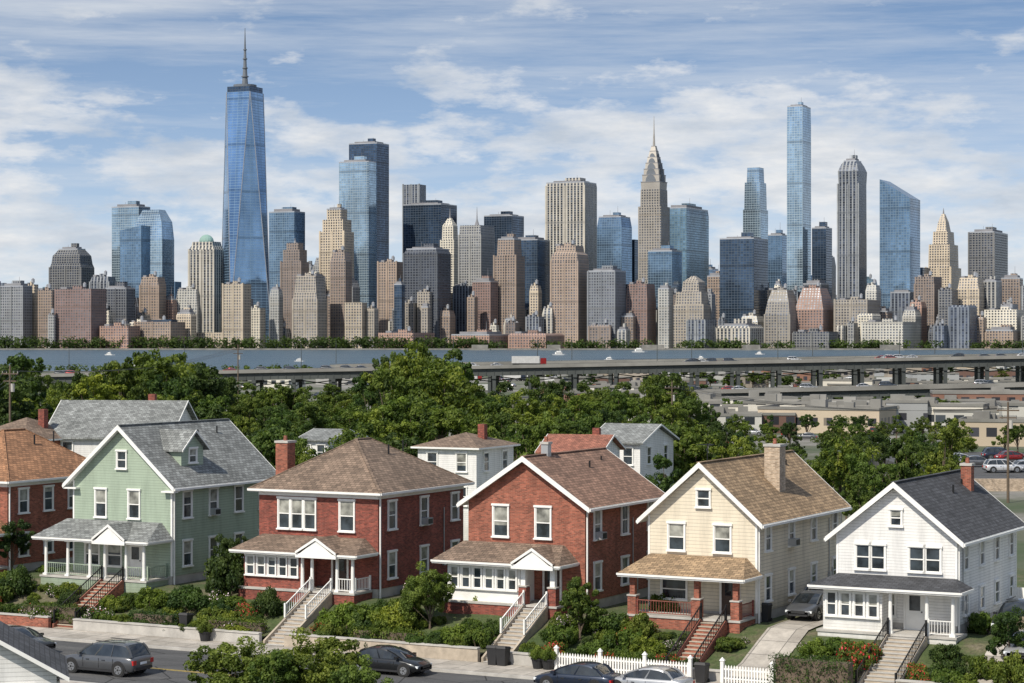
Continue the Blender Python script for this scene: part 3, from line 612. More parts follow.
smalltree(430,-4.2,3.9,.85,SM); smalltree(580,-4.2,3.5,.85,SM+1); smalltree(232,-27.5,3.9,1.1,SM); smalltree(322,-26.5,4.4,1.1,SM); smalltree(275,-29,3.7,1.0,SM+1); smalltree(1010,-4.6,3.4,.85,SM+2); smalltree(352,-28.5,3.5,.95,SM); smalltree(12,.5,3.8,.9,SM+2); smalltree(232,.5,3.4,.8,SM+2)
def hedge(px0,px1,b0,b1,z0,H,m):
    t0,t1=TB(px0,b0),TB(px1,b0); mb=MB(); mb.box(.15,t1-t0-.15,.15,b1-b0-.15,-.2,H-.15,0)
    L=t1-t0;W=b1-b0; C=[];Q=[]
    for i in range(int(L/.35)+1):
        for j in range(max(2,int(W/.4))):
            for k in range(max(2,int(H/.4))): C.append((min(L,.35*i)+random.uniform(-.1,.1),.2+(W-.4)*j/max(1,int(W/.4)-1)+random.uniform(-.08,.08),.15+(H-.32)*k/max(1,int(H/.4)-1)+random.uniform(-.08,.08)));Q.append(.27)
    me=leaves_mesh('hedge',C,Q,90,.055,m,mb); o=bpy.data.objects.new('hedge',me); sc.collection.objects.link(o); x,y=world(t0,b0); o.location=(x,y,z0); o.rotation_euler=(0,0,-A)
hedge(772,850,-8.6,-7.55,-2.1,1.7,m_leafd); hedge(130,172,-6.9,-6.2,-1.6,.8,m_leafd); hedge(350,420,-6.9,-6.2,-1.6,.8,m_leaf); hedge(20,75,-6.9,-6.2,-1.65,.9,m_leafd); hedge(205,262,-6.9,-6.2,-1.65,.8,m_leaf)
# ---------------- vehicles
m_tire=plain('tire_rubber',(.02,.02,.02),.9); m_rim=plain('alloy_rim',(.45,.46,.48),.3,.1,metal=.8)
m_cglass=glassmat('car_glass',(.02,.025,.03),.04); m_head=plain('headlamp',(.75,.78,.8),.15); m_tail=plain('taillamp',(.45,.02,.02),.25); m_blk=plain('black_plastic',(.02,.02,.022),.6)
def paint(name,c):
    m,nt,b=newmat(name); f=NOISE(nt,TC(nt),2,4); nt.links.new(RAMP(nt,f,[(.3,tuple(x*.85 for x in c)),(.7,c)]),b.inputs['Base Color']); b.inputs['Metallic'].default_value=.45; b.inputs['Roughness'].default_value=.32; b.inputs['Coat Weight'].default_value=.8; b.inputs['Coat Roughness'].default_value=.05; return m
PA=dict(grey=paint('grey_car_paint',(.11,.115,.125)),black=paint('black_car_paint',(.015,.017,.02)),silver=paint('silver_car_paint',(.45,.46,.48)),white=paint('white_car_paint',(.75,.75,.75)),blue=paint('blue_car_paint',(.02,.03,.055)),red=paint('red_car_paint',(.3,.02,.02)))
def carmesh(key,suv=True):
    L=4.75 if suv else 4.5; W=.92 if suv else .88; bt=1.03 if suv else .92; rt=1.68 if suv else 1.43; mb=MB()
    st=[(-L/2,W*.80,.44,bt-.20),(-L/2+.05,W*.88,.36,bt-.08),(-L/2+.16,W*.94,.30,bt-.02),(-L/2+.5,W*.99,.26,bt+.02),(-.9,W,.24,bt+.01),(.2,W,.24,bt),(.95,W,.24,bt-.01),(1.3,W*.99,.25,bt-.05),(L/2-.6,W*.97,.27,bt-.13),(L/2-.3,W*.93,.29,bt-.20),(L/2-.12,W*.86,.33,bt-.28),(L/2-.02,W*.76,.38,bt-.38),(L/2+.02,W*.66,.42,bt-.48)]
    def sec(s):
        x,w,zb,zt=s; m=zb+(zt-zb)*.55
        return [(x,-w*.9,zb),(x,-w*.99,zb+.14),(x,-w*1.015,m),(x,-w*.99,zt-.13),(x,-w*.94,zt-.04),(x,-w*.82,zt+.005),(x,-w*.4,zt+.03),(x,w*.4,zt+.03),(x,w*.82,zt+.005),(x,w*.94,zt-.04),(x,w*.99,zt-.13),(x,w*1.015,m),(x,w*.99,zb+.14),(x,w*.9,zb)]
    S=[sec(s) for s in st]; mb.poly(S[0],0);mb.poly(S[-1],0); K=14
    for a,b_ in zip(S,S[1:]):
        for i in range(K):
            j=(i+1)%K; mb.poly([a[i],a[j],b_[j],b_[i]],0)
    if suv: g0,g1,g2,g3=-L/2+.14,-L/2+.55,.30,1.20
    else: g0,g1,g2,g3=-L/2+.55,-1.15,.22,1.22
    wb,wt=W*.90,W*.72
    # cabin: bowed windscreen and curved roof, lofted along the length
    zb=bt-.02; cs=[(g0,zb+.01,wb*.93),(g0+(g1-g0)*.55,zb+(rt-zb)*.62,wb*.84),(g1,rt-.09,wt),(g1+.25,rt-.02,wt),((g1+g2)/2,rt+.01,wt*1.02),(g2-.25,rt-.02,wt),(g2,rt-.08,wt*.98),(g2+(g3-g2)*.5,zb+(rt-zb)*.50,wb*.86),(g3,zb,wb*.90)]
    def base_w(x): return wb
    for k in range(len(cs)-1):
        (x0,z0,w0),(x1,z1,w1)=cs[k],cs[k+1]
        glass=k in(0,1,6,7); m=1 if glass else 0
        for (ya0,ya1,dz0,dz1) in((-1,-.5,-.02,.02),(-.5,.5,.02,.02),(.5,1,.02,-.02)):
            mb.poly([(x0,w0*ya0,z0+dz0),(x0,w0*ya1,z0+dz1),(x1,w1*ya1,z1+dz1),(x1,w1*ya0,z1+dz0)],m)
        for sg in(-1,1):
            za0=max(zb,z0-.02-(.07 if not glass else 0)); za1=max(zb,z1-.02-(.07 if not glass else 0))
            yo0=wb+(w0-wb)*((za0-zb)/max(.01,z0-zb)) if z0-zb>.03 else w0; yo1=wb+(w1-wb)*((za1-zb)/max(.01,z1-zb)) if z1-zb>.03 else w1
            mb.poly([(x0,sg*wb,zb),(x1,sg*wb,zb),(x1,sg*yo1,za1),(x0,sg*yo0,za0)],1)
            if not glass: mb.poly([(x0,sg*yo0,za0),(x1,sg*yo1,za1),(x1,sg*w1,z1-.02),(x0,sg*w0,z0-.02)],0)
    for sg in(-1,1):
        mb.beam((g0,sg*wb*.94,zb),(cs[1][0],sg*cs[1][2],cs[1][1]),.07,.10,0); mb.beam((cs[1][0],sg*cs[1][2],cs[1][1]),(g1,sg*wt,rt-.10),.07,.10,0); mb.beam((g3,sg*wb*.92,zb),(cs[7][0],sg*cs[7][2],cs[7][1]),.05,.07,0); mb.beam((cs[7][0],sg*cs[7][2],cs[7][1]),(g2,sg*wt*.98,rt-.09),.05,.07,0)
        for fx in(.36,.66) if suv else (.52,):
            xb=g0+(g3-g0)*fx; xt=g1+(g2-g1)*fx; mb.beam((xb,sg*(wb+.005),zb),(xt,sg*(wt+.01),rt-.08),.04,.07,0)
        mb.box(g3-.35,g3-.17,sg*(wb+.05),sg*(wb+.24),bt,bt+.13,0)
        for xx in(-.25,.75,-1.15): mb.box(xx-.006,xx+.006,sg*W*.99,sg*(W*1.018+.004),.42,bt-.14,5)
        for xx in(-.55,.45): mb.box(xx-.09,xx+.09,sg*W*.99,sg*(W*1.01+.03),bt-.24,bt-.205,5)
        mb.box(-L/2+.3,L/2-.5,sg*(W*.96),sg*(W*.99+.012),.22,.32,5)
        if suv: mb.beam((g1+.15,sg*(wt-.08),rt+.04),(g2-.15,sg*(wt-.08),rt+.04),.04,.04,5)
        for wx in(-L/2+.88,L/2-.88):
            r=.36 if suv else .33; y0=sg*(W-.2); y1=sg*(W+.02)
            mb.cyl((wx,sg*(W-.3),r+.03),(wx,sg*(W+.010),r+.03),r+.07,r+.07,22,5)
            mb.cyl((wx,y0,r),(wx,y1+sg*.012,r),r,r,22,2); mb.cyl((wx,y1,r),(wx,y1+sg*.022,r),r*.66,r*.62,16,3); mb.cyl((wx,y1,r),(wx,y1+sg*.035,r),r*.16,r*.16,8,2)
            for k in range(5):
                a=k*1.2566+.6; mb.beam((wx+.12*math.cos(a),y1+sg*.026,r+.12*math.sin(a)),(wx+r*.5*math.cos(a),y1+sg*.026,r+r*.5*math.sin(a)),.02,.05,2)
        mb.box(L/2-.30,L/2-.07,sg*W*.52,sg*W*.88,bt-.44,bt-.32,4); mb.box(-L/2-.005,-L/2+.14,sg*W*.62,sg*W*.905,bt-.40,bt-.17,6)
    mb.box(L/2-.06,L/2+.03,-W*.45,W*.45,.45,.60,5); mb.box(L/2-.1,L/2+.03,-W*.62,W*.62,.30,.40,5); mb.box(-L/2-.03,-L/2+.08,-W*.76,W*.76,.34,.48,5); mb.box(-L/2-.012,-L/2+.05,-.26,.26,.62,.75,4)
    me=mb.mesh('car_body_'+key,[PA[key],m_cglass,m_tire,m_rim,m_head,m_blk,m_tail])
    bm=bmesh.new(); bm.from_mesh(me); bmesh.ops.remove_doubles(bm,verts=bm.verts,dist=.0008); bmesh.ops.recalc_face_normals(bm,faces=bm.faces)
    for f in bm.faces: f.smooth=f.material_index in(0,1,2)
    for e in bm.edges:
        if len(e.link_faces)!=2 or e.calc_face_angle(0)>.75 or e.link_faces[0].material_index!=e.link_faces[1].material_index: e.smooth=False
    bm.to_mesh(me); bm.free(); return me
CM={(k,s):carmesh(k,s) for k in PA for s in(True,False)}
def car(x,y,z,rz,key,suv=False,name='parked_car'):
    o=bpy.data.objects.new(name,CM[(key,suv)]); sc.collection.objects.link(o); o.location=(x,y,z); o.rotation_euler=(0,0,rz); return o
def carst(px,b_,key,suv,flip=0,z=-2.25,name='parked_car',rot=0):
    x,y=world(TB(px,b_),b_); return car(x,y,z,-A+(math.pi if flip else 0)+rot,key,suv,name)
carst(106,-19.4,'grey',True,1,name='suv').scale=(1.06,1.06,1.04)
carst(18,-15.6,'black',False,0); carst(390,-12.3,'black',False,0); carst(648,-12.1,'silver',False,1); carst(578,-12.6,'blue',False,1)
carst(812,3.5,'grey',False,0,z=.08,rot=-math.pi/2); carst(826,9,'silver',False,0,z=.08,rot=math.pi/2)
carst(1018,2.5,'black',True,0,z=.09,rot=-math.pi/2); carst(1030,-3,'silver',False,0,z=-.45,rot=-math.pi/2)
g=MB(); g.box(X(950,260),X(1130,260),258,259,-4,-.9); g.obj('retaining_wall',[m_tanbrick])
g=MB(); g.box(X(940,262),X(1130,262),259.01,320,-5.5,-1.0); g.obj('parking_lot',[m_asph])
for px,D,k,s in((1003,272,'white',True),(1027,274,'silver',False),(978,284,'grey',False),(1012,296,'red',False),(1000,300,'blue',True),(960,290,'white',False)): car(X(px,D),D,-.99,random.uniform(-.2,.3),k,s)
def bin_(px,b_,z):
    x,y=world(TB(px,b_),b_); g=MB(); g.pr([(-.24,-.26,0),(.24,-.26,0),(.24,.26,0),(-.24,.26,0)],[(-.3,-.32,.95),(.3,-.32,.95),(.3,.32,.95),(-.3,.32,.95)]); g.pr([(-.33,-.35,.95),(.33,-.35,.95),(.33,.36,.95),(-.33,.36,.95)],[(-.28,-.28,1.08),(.28,-.28,1.08),(.28,.28,1.02),(-.28,.28,1.02)]); g.cyl((-.3,.28,.1),(-.24,.28,.1),.1,.1,10,1); g.cyl((.24,.28,.1),(.3,.28,.1),.1,.1,10,1); g.box(-.3,.3,.36,.4,.85,.9,1)
    g.obj('trash_bin',[m_blk,m_tire],None,(x,y,z),-A)
bin_(494,-7.9,-2.1); bin_(503,-7.9,-2.1); bin_(186,-6.9,-1.7); bin_(702,-8.3,-2.1); bin_(765,1,.0)
def planter(px,b_,z):
    x,y=world(TB(px,b_),b_); e=empty('potted_plant',(x,y,z),0); g=MB(); g.cyl((0,0,0),(0,0,.5),.26,.36,14); g.cyl((0,0,.5),(0,0,.56),.4,.4,14); g.obj('pot',[m_blk],e)
    o=bpy.data.objects.new('plant',BUSH[2]); sc.collection.objects.link(o); o.parent=e; o.location=(0,0,.5); o.scale=(.55,.55,.75)
planter(538,-8.0,-2.1); planter(205,-7.7,-2.1); planter(548,-8.0,-2.1)
def upole(x,y,z,H):
    g=MB(); g.cyl((0,0,0),(0,0,H),.16,.1,8); g.box(-1.2,1.2,-.06,.06,H-1,H-.85); g.box(-.9,.9,-.06,.06,H-1.8,H-1.66); g.cyl((.3,.1,H-2.9),(.3,.1,H-2.0),.22,.22,10,1)
    for k in(-1.1,-.5,.5,1.1): g.cyl((k,0,H-.85),(k,0,H-.65),.05,.04,6,1)
    g.obj('utility_pole',[m_bark,m_conc],None,(x,y,z),random.uniform(-.6,.6))
upole(X(10,240),240,-2.3,15); upole(X(238,420),420,-4.8,19); upole(X(672,330),330,-3,12); upole(X(1008,240),240,-2.3,11); upole(X(-60,200),200,-2.3,14)
g=MB()
for k in(-1.1,-.5,.5,1.1):
    for (p,q) in(((X(10,240)+k,240,12.1),(X(238,420)+k,420,13.4)),((X(10,240)+k,240,12.1),(X(-60,200)+k,200,11.1)),((X(1008,240)+k,240,8),(X(672,330)+k,330,8.4))):
        p=Vector(p);q=Vector(q)
        for i in range(12):
            a=p.lerp(q,i/12);b_=p.lerp(q,(i+1)/12); a.z-=3*4*(i/12)*(1-i/12)*.5; b_.z-=3*4*((i+1)/12)*(1-(i+1)/12)*.5; g.beam(a,b_,.03,.03)
g.obj('power_lines',[m_metal])
# ---------------- viaducts
m_vc=plain('viaduct_concrete',(.20,.195,.18),.9,.3,.08); m_vs=plain('viaduct_steel',(.055,.062,.06),.8,.3,.1)
def viaduct(name,D0,D1,px0,px1,yt0,yt1,wd,sp,gird=1.9,lamps=True):
    x0,x1=X(px0,D0),X(px1,D1); z0,z1=Z(yt0,D0),Z(yt1,D1); L=math.hypot(x1-x0,D1-D0); n=int(L/sp); g=MB(); dx,dy=(x1-x0)/L,(D1-D0)/L
    def P(s,o,z): k=s/L; return (x0+dx*s-dy*o, D0+dy*s+dx*o, z0+(z1-z0)*k+z)
    def bar(o0,o1,za,zb,m):
        a=[P(0,o0,za),P(0,o1,za),P(0,o1,zb),P(0,o0,zb)];b_=[P(L,o0,za),P(L,o1,za),P(L,o1,zb),P(L,o0,zb)];g.pr(a,b_,m)
    bar(-.4,wd+.4,-1.3,-1.0,0); bar(-.4,-.15,-.998,-.25,0); bar(wd+.15,wd+.4,-.998,-.25,0)
    bar(-.32,-.26,-.1,-.02,2)
    for o in(0.5,wd/2,wd-.9): bar(o,o+.5,-1.3-gird,-1.303,1)
    for i in range(n+1):
        s=min(L-1,i*sp); zb=z0+(z1-z0)*s/L-1.3-gird; zg=gz(D0)-1
        for o in(.8,wd-.8):
            p=P(s,o,0); g.box(p[0]-.55,p[0]+.55,p[1]-.55,p[1]+.55,zg,zb-1.0,2)
        a=P(s,-.2,0);b_=P(s,wd+.2,0); g.beam((a[0],a[1],zb-.5),(b_[0],b_[1],zb-.5),1.3,1.0,2)
        for q in range(5):
            ss=min(L,s+sp*q/5); p=P(ss,.4,0); zz=p[2]; g.box(p[0]-.1,p[0]+.1,p[1]-.06,p[1]+.06,zz-1.3-gird+.05,zz-1.32,2)
            p=P(ss,-.29,0); g.box(p[0]-.05,p[0]+.05,p[1]-.04,p[1]+.04,p[2]-.25,p[2]-.1,2)
        if i<n:
            a=P(s,wd/2,0);b_=P(min(L,s+sp),wd/2,0); g.beam((a[0],a[1],zb-.3),(b_[0],b_[1],zb-1.9),.3,.3,2); g.beam((a[0],a[1],zb-1.9),(b_[0],b_[1],zb-.3),.3,.3,2)
        if lamps and i%3==0:
            p=P(s,wd+.2,0); g.cyl((p[0],p[1],p[2]),(p[0],p[1],p[2]+8),.12,.08,6,1); g.beam((p[0],p[1],p[2]+8),(p[0],p[1]-2,p[2]+8.3),.12,.12,1)
    g.obj(name,[m_vc,m_vs,m_vs]); return P,L
P1,L1=viaduct('highway_viaduct',720,690,-60,1100,375,353,14,13,2.3)
P2,L2=viaduct('highway_viaduct',770,745,330,1100,364,352,12,14,1.6)
P3,L3=viaduct('highway_ramp',560,540,640,1100,390,380,9,12,1.6,lamps=False)
for i in range(40):
    s=random.uniform(0,L1-5); o=random.choice([3,6.5,10]); p=P1(s,o,-.99); k=random.choice(list(PA)); car(p[0],p[1],p[2],math.atan2(-30,L1)+(0 if o<7 else math.pi),k,random.random()<.5,'highway_car')
for i in range(14):
    p=P3(random.uniform(0,L3-5),random.choice([2.5,6]),-.99); car(p[0],p[1],p[2],-.12,random.choice(list(PA)),random.random()<.5,'highway_car')
m_truckw=plain('truck_body',(.45,.45,.44),.5,.1)
def truck(x,y,z,rz):
    g=MB(); g.box(-5,4,-1.2,1.2,1.1,3.4,0); g.box(4.3,6.2,-1.15,1.15,.7,2.8,1); g.box(6.205,6.23,-1.0,1.0,1.7,2.5,3); g.box(-4.8,6,-.6,.6,.7,1.08,2)
    for wx in(-4.2,-3.1,3.4,5.5):
        for sg in(-1,1): g.cyl((wx,sg*.8,.5),(wx,sg*1.2,.5),.5,.5,12,2)
    g.obj('box_truck',[m_truckw,random.choice([m_white,PA['blue'],PA['red']]),m_tire,m_cglass],None,(x,y,z),rz)
for i in range(2):
    p=P1(random.uniform(40,L1-20),8,-.99); truck(p[0],p[1],p[2],-.05)
# ---------------- lowland industrial area
m_w1=facade('warehouse_white',(.55,.54,.51),(.06,.07,.08),4,3.6,.45,.55,.2,.3); m_w2=facade('warehouse_beige',(.42,.36,.29),(.05,.05,.06),3.2,3.4,.4,.5,.2,.3); m_w3=facade('warehouse_brick',(.23,.12,.085),(.05,.05,.06),3.4,3.6,.45,.5,.2,.3); m_w4=facade('warehouse_grey',(.33,.34,.35),(.05,.05,.06),6,4,.6,.6,.2,.3)
m_roofw=plain('membrane_roof',(.50,.49,.47),.9,.2,.1); m_roofg=plain('gravel_roof',(.22,.21,.20),.95,.2,.1)
def lowb(x,y,w,d,h,mat,rz,zg):
    g=MB(); g.pr([(-w/2,0,-.5),(w/2,0,-.5),(w/2,d,-.5),(-w/2,d,-.5)],[(-w/2,0,h),(w/2,0,h),(w/2,d,h),(-w/2,d,h)],0,1)
    for a in((-w/2,w/2,-.15,.15),(-w/2,w/2,d-.15,d+.15),(-w/2-.15,-w/2+.15,.15,d-.15),(w/2-.15,w/2+.15,.15,d-.15)): g.box(a[0],a[1],a[2],a[3],h-.1,h+.5,2)
    for k in range(random.randint(2,5)):
        cx=random.uniform(-w*.38,w*.38);cy=random.uniform(d*.2,d*.8);s=random.uniform(.7,1.8); g.box(cx-s,cx+s,cy-s*.7,cy+s*.7,h,h+random.uniform(.8,2),2)
    g.obj('warehouse',[mat,random.choice([m_roofw,m_roofg,m_roofw]),m_vc],None,(x,y,zg),rz)
for i in range(120):
    D=random.choice([random.uniform(470,530),random.uniform(580,680),random.uniform(780,1000),random.uniform(1000,1300)])
    px=random.uniform(600,1060) if D<700 or random.random()<.6 or D>1000 else random.uniform(0,600)
    lowb(X(px,D),D,random.uniform(8,28),random.uniform(8,20),random.uniform(3,6.0) if D>780 else random.uniform(3.5,6.5),random.choice([m_w1,m_w1,m_w2,m_w3,m_w4]),random.uniform(-.5,.2),gz(D))
lowb(X(1000,500),500,30,14,8.0,m_w3,-.15,gz(500)); lowb(X(1015,400),400,20,12,4.5,m_w2,-.3,gz(400))
for i in range(260):
    D=random.uniform(400,690) if random.random()<.5 else random.uniform(780,1200); px=random.uniform(600,1060) if D<690 else random.uniform(150,1060)
    car(X(px,D),D,gz(D)+.05,random.choice([-.3,1.27,-.3+math.pi])+random.uniform(-.05,.05),random.choice(['white','silver','white','grey','black','red','blue']),random.random()<.5)
for i in range(26):
    D=random.uniform(780,1200); truck(X(random.uniform(150,1060),D),D,gz(D)+.05,random.uniform(-.4,.4))
for i in range(110):
    if random.random()<.5: D=random.uniform(480,680); px=random.uniform(640,1060)
    else: D=random.uniform(790,1250); px=random.uniform(500,1060)
    tree(X(px,D),D,gz(D),random.uniform(4,8),wide=1.4)
for px in range(-20,240,14): tree(X(px,900),900,gz(900),random.uniform(5,8),wide=1.5)
# ---------------- river
m_wat,nt,b=newmat('river_water'); v=TC(nt)
f=NOISE(nt,MAPV(nt,v,(.004,.02,1)),1.0,6,.65)
nt.links.new(RAMP(nt,f,[(.35,(.035,.065,.095)),(.65,(.09,.14,.175))]),b.inputs['Base Color']); b.inputs['Roughness'].default_value=.35; b.inputs['Specular IOR Level'].default_value=.35
BUMP(nt,b,NOISE(nt,MAPV(nt,v,(.10,.25,1)),1.0,5,.7),1.0,3.0)
g=MB(); g.poly([(-9000,1363,-7),(9000,1363,-7),(9000,3374,-7),(-9000,3374,-7)]); g.obj('river',[m_wat])
def boat(px,D,L):
    g=MB(); q=[(-L/2,-L*.13),(L*.25,-L*.13),(L/2,0),(L*.25,L*.13),(-L/2,L*.13)]; g.pr([(x*.9,y*.8,-.3) for x,y in q],[(x,y,L*.08) for x,y in q],0); g.box(-L*.3,L*.12,-L*.09,L*.09,L*.08,L*.2,0); g.box(-L*.2,L*.05,-L*.07,L*.07,L*.2,L*.27,0); g.box(-L*.29,L*.123,-L*.092,L*.092,L*.12,L*.16,1); g.cyl((0,0,L*.27),(0,0,L*.45),L*.01,L*.006,6,0)
    g.obj('ferry_boat',[m_white,m_cglass],None,(X(px,D),D,-7),random.choice([0,3.14,.3]))
for a in((560,2500,18),(610,2000,11),(640,2900,22),(300,1900,10),(455,2700,14),(700,2100,10),(110,2500,12),(760,2600,12)): boat(*a)
# ---------------- skyline
NORM_U=True
H_=lambda c,k=.13:tuple(x*(1-k)+y*k for x,y in zip(c,(.42,.50,.60)))  # distance haze painted into the masonry colour by blending towards pale blue
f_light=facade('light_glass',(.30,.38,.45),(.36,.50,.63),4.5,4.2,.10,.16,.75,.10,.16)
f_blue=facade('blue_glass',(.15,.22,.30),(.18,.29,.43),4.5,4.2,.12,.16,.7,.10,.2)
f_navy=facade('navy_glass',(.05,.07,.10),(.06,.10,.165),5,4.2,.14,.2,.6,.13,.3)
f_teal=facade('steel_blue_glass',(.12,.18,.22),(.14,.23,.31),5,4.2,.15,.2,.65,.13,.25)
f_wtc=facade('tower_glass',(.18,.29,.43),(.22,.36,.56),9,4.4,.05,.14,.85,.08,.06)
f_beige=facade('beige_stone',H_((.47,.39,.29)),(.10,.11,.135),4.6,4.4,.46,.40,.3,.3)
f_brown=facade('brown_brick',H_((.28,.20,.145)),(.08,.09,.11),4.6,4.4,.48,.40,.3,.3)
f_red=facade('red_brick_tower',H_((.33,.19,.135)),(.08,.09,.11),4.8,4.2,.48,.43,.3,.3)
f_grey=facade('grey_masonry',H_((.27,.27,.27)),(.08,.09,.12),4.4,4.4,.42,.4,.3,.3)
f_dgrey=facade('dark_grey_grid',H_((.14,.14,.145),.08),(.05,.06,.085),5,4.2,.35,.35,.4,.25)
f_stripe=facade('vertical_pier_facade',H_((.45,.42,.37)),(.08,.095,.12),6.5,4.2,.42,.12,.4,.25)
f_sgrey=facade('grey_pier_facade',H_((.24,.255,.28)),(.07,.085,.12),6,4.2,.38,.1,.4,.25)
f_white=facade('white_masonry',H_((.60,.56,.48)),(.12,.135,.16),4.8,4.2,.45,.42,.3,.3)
m_crown=plain('steel_crown',(.42,.43,.45),.4,.15,.05,metal=.5); m_cop=plain('copper_roof',(.22,.34,.30),.8,.15,.05); m_rt=plain('tower_roof',(.22,.22,.235),.9,.2,.05); m_sl=plain('slate_roof',(.13,.145,.165),.7,.2,.05)
def tower(name,x0,x1,D,prof_,mat,rot=25,side=.3,cap=None,extra=None,capmat=None):
    s=F/D; a=(x1-x0)/s; az=math.atan(((x0+x1)/2-512)/F); th=math.radians(rot)
    net=th+(-az); w=(1-side)*a/math.cos(net); d=side*a/max(.12,math.sin(abs(net))); d=min(d,a*1.5)
    g=MB(); zb=-6; prev=(zb,1.0)
    def ring(z,f): return [(-w*f/2,-d*f/2,z),(w*f/2,-d*f/2,z),(w*f/2,d*f/2,z),(-w*f/2,d*f/2,z)]
    for p in prof_:
        z=Z(p[0],D); f=p[1]
        if abs(z-prev[0])>.05: g.pr(ring(prev[0],prev[1]),ring(z,f),0,1)
        prev=(z,f)
    zt,ft=prev
    if a>38 and mat in(f_stripe,f_sgrey,f_grey,f_beige,f_brown,f_dgrey):
        z1=Z(prof_[0][0],D)
        for sx in(-1,1):
            g.box(sx*w/2-1.3,sx*w/2+1.3,-d/2-.9,-d/2+1.3,-6,z1+1.2,0)
        g.box(-.9,.9,-d/2-.8,-d/2,-6,z1+.8,0)
    if cap=='mech' :
        g.pr(ring(zt,ft*.72),ring(zt+random.uniform(4,7),ft*.72),1); q=random.uniform(.2,.45); z2=zt+7; g.pr([(x+w*.1,y,z) for x,y,z in ring(z2-2.9,ft*q)],[(x+w*.1,y,z) for x,y,z in ring(z2+random.uniform(2,5),ft*q)],0,1)
        k=ft*w/2; g.box(-k,k,-ft*d/2,-ft*d/2+.8,zt,zt+2,2); g.box(k-.8,k,-ft*d/2+.81,ft*d/2,zt,zt+2,2); g.cyl((k*.3,0,zt),(k*.3,0,zt+random.uniform(8,24)),.5,.2,5,1); g.cyl((-k*.4,0,zt),(-k*.4,0,zt+random.uniform(8,14)),.4,.2,5,1)
    if cap=='tank':
        g.box(-w*.15,w*.1,-d*.15,d*.1,zt,zt+5,0); g.box(-w*.42,-w*.25,-d*.3,d*.1,zt,zt+3,1)
        g.cyl((w*.2,-d*.2,zt+3),(w*.2,-d*.2,zt+8),2.6,2.6,10,2); g.cyl((w*.2,-d*.2,zt+8),(w*.2,-d*.2,zt+10.5),2.9,.2,10,1)
        for q in(-1,1): g.box(w*.2+q*1.6-.3,w*.2+q*1.6+.3,-d*.2-.3,-d*.2+.3,zt,zt+3,1)
    if cap=='pyr':
        g.pr(ring(zt,ft*1.04),ring(zt+1,ft*1.04),2); g.pr(ring(zt+1,ft),ring(zt+1+w*ft*.5,.03),2)
    if cap=='spire':
        zz=Z(extra,D); g.cyl((0,0,zt),(0,0,zt+(zz-zt)*.35),max(1.5,w*ft*.12),1.2,8,1); g.cyl((0,0,zt+(zz-zt)*.35),(0,0,zz),1.2,.25,6,1)
    if cap=='slant':
        r=ring(zt,ft); zz=Z(extra,D); g.pr(r,[(r[0][0],r[0][1],zz),(r[1][0],r[1][1],zt+.5),(r[2][0],r[2][1],zt+.5),(r[3][0],r[3][1],zz)],0)
    if cap=='slantr':
        r=ring(zt,ft); zz=Z(extra,D); g.pr(r,[(r[0][0],r[0][1],zt+.5),(r[1][0],r[1][1],zz),(r[2][0],r[2][1],zz),(r[3][0],r[3][1],zt+.5)],0)
    if cap=='dome':
        rr=min(w,d)*ft*.48
        for i in range(6):
            a0=i*math.pi/12;a1=(i+1)*math.pi/12; g.cyl((0,0,zt+rr*math.sin(a0)),(0,0,zt+rr*math.sin(a1)),rr*math.cos(a0),max(.1,rr*math.cos(a1)),16,2)
    g.obj(name,[mat,m_rt,capmat or m_crown],None,(X((x0+x1)/2,D),D,0),-th)
OT='office_tower';AB='apartment_building';GS='glass_skyscraper'
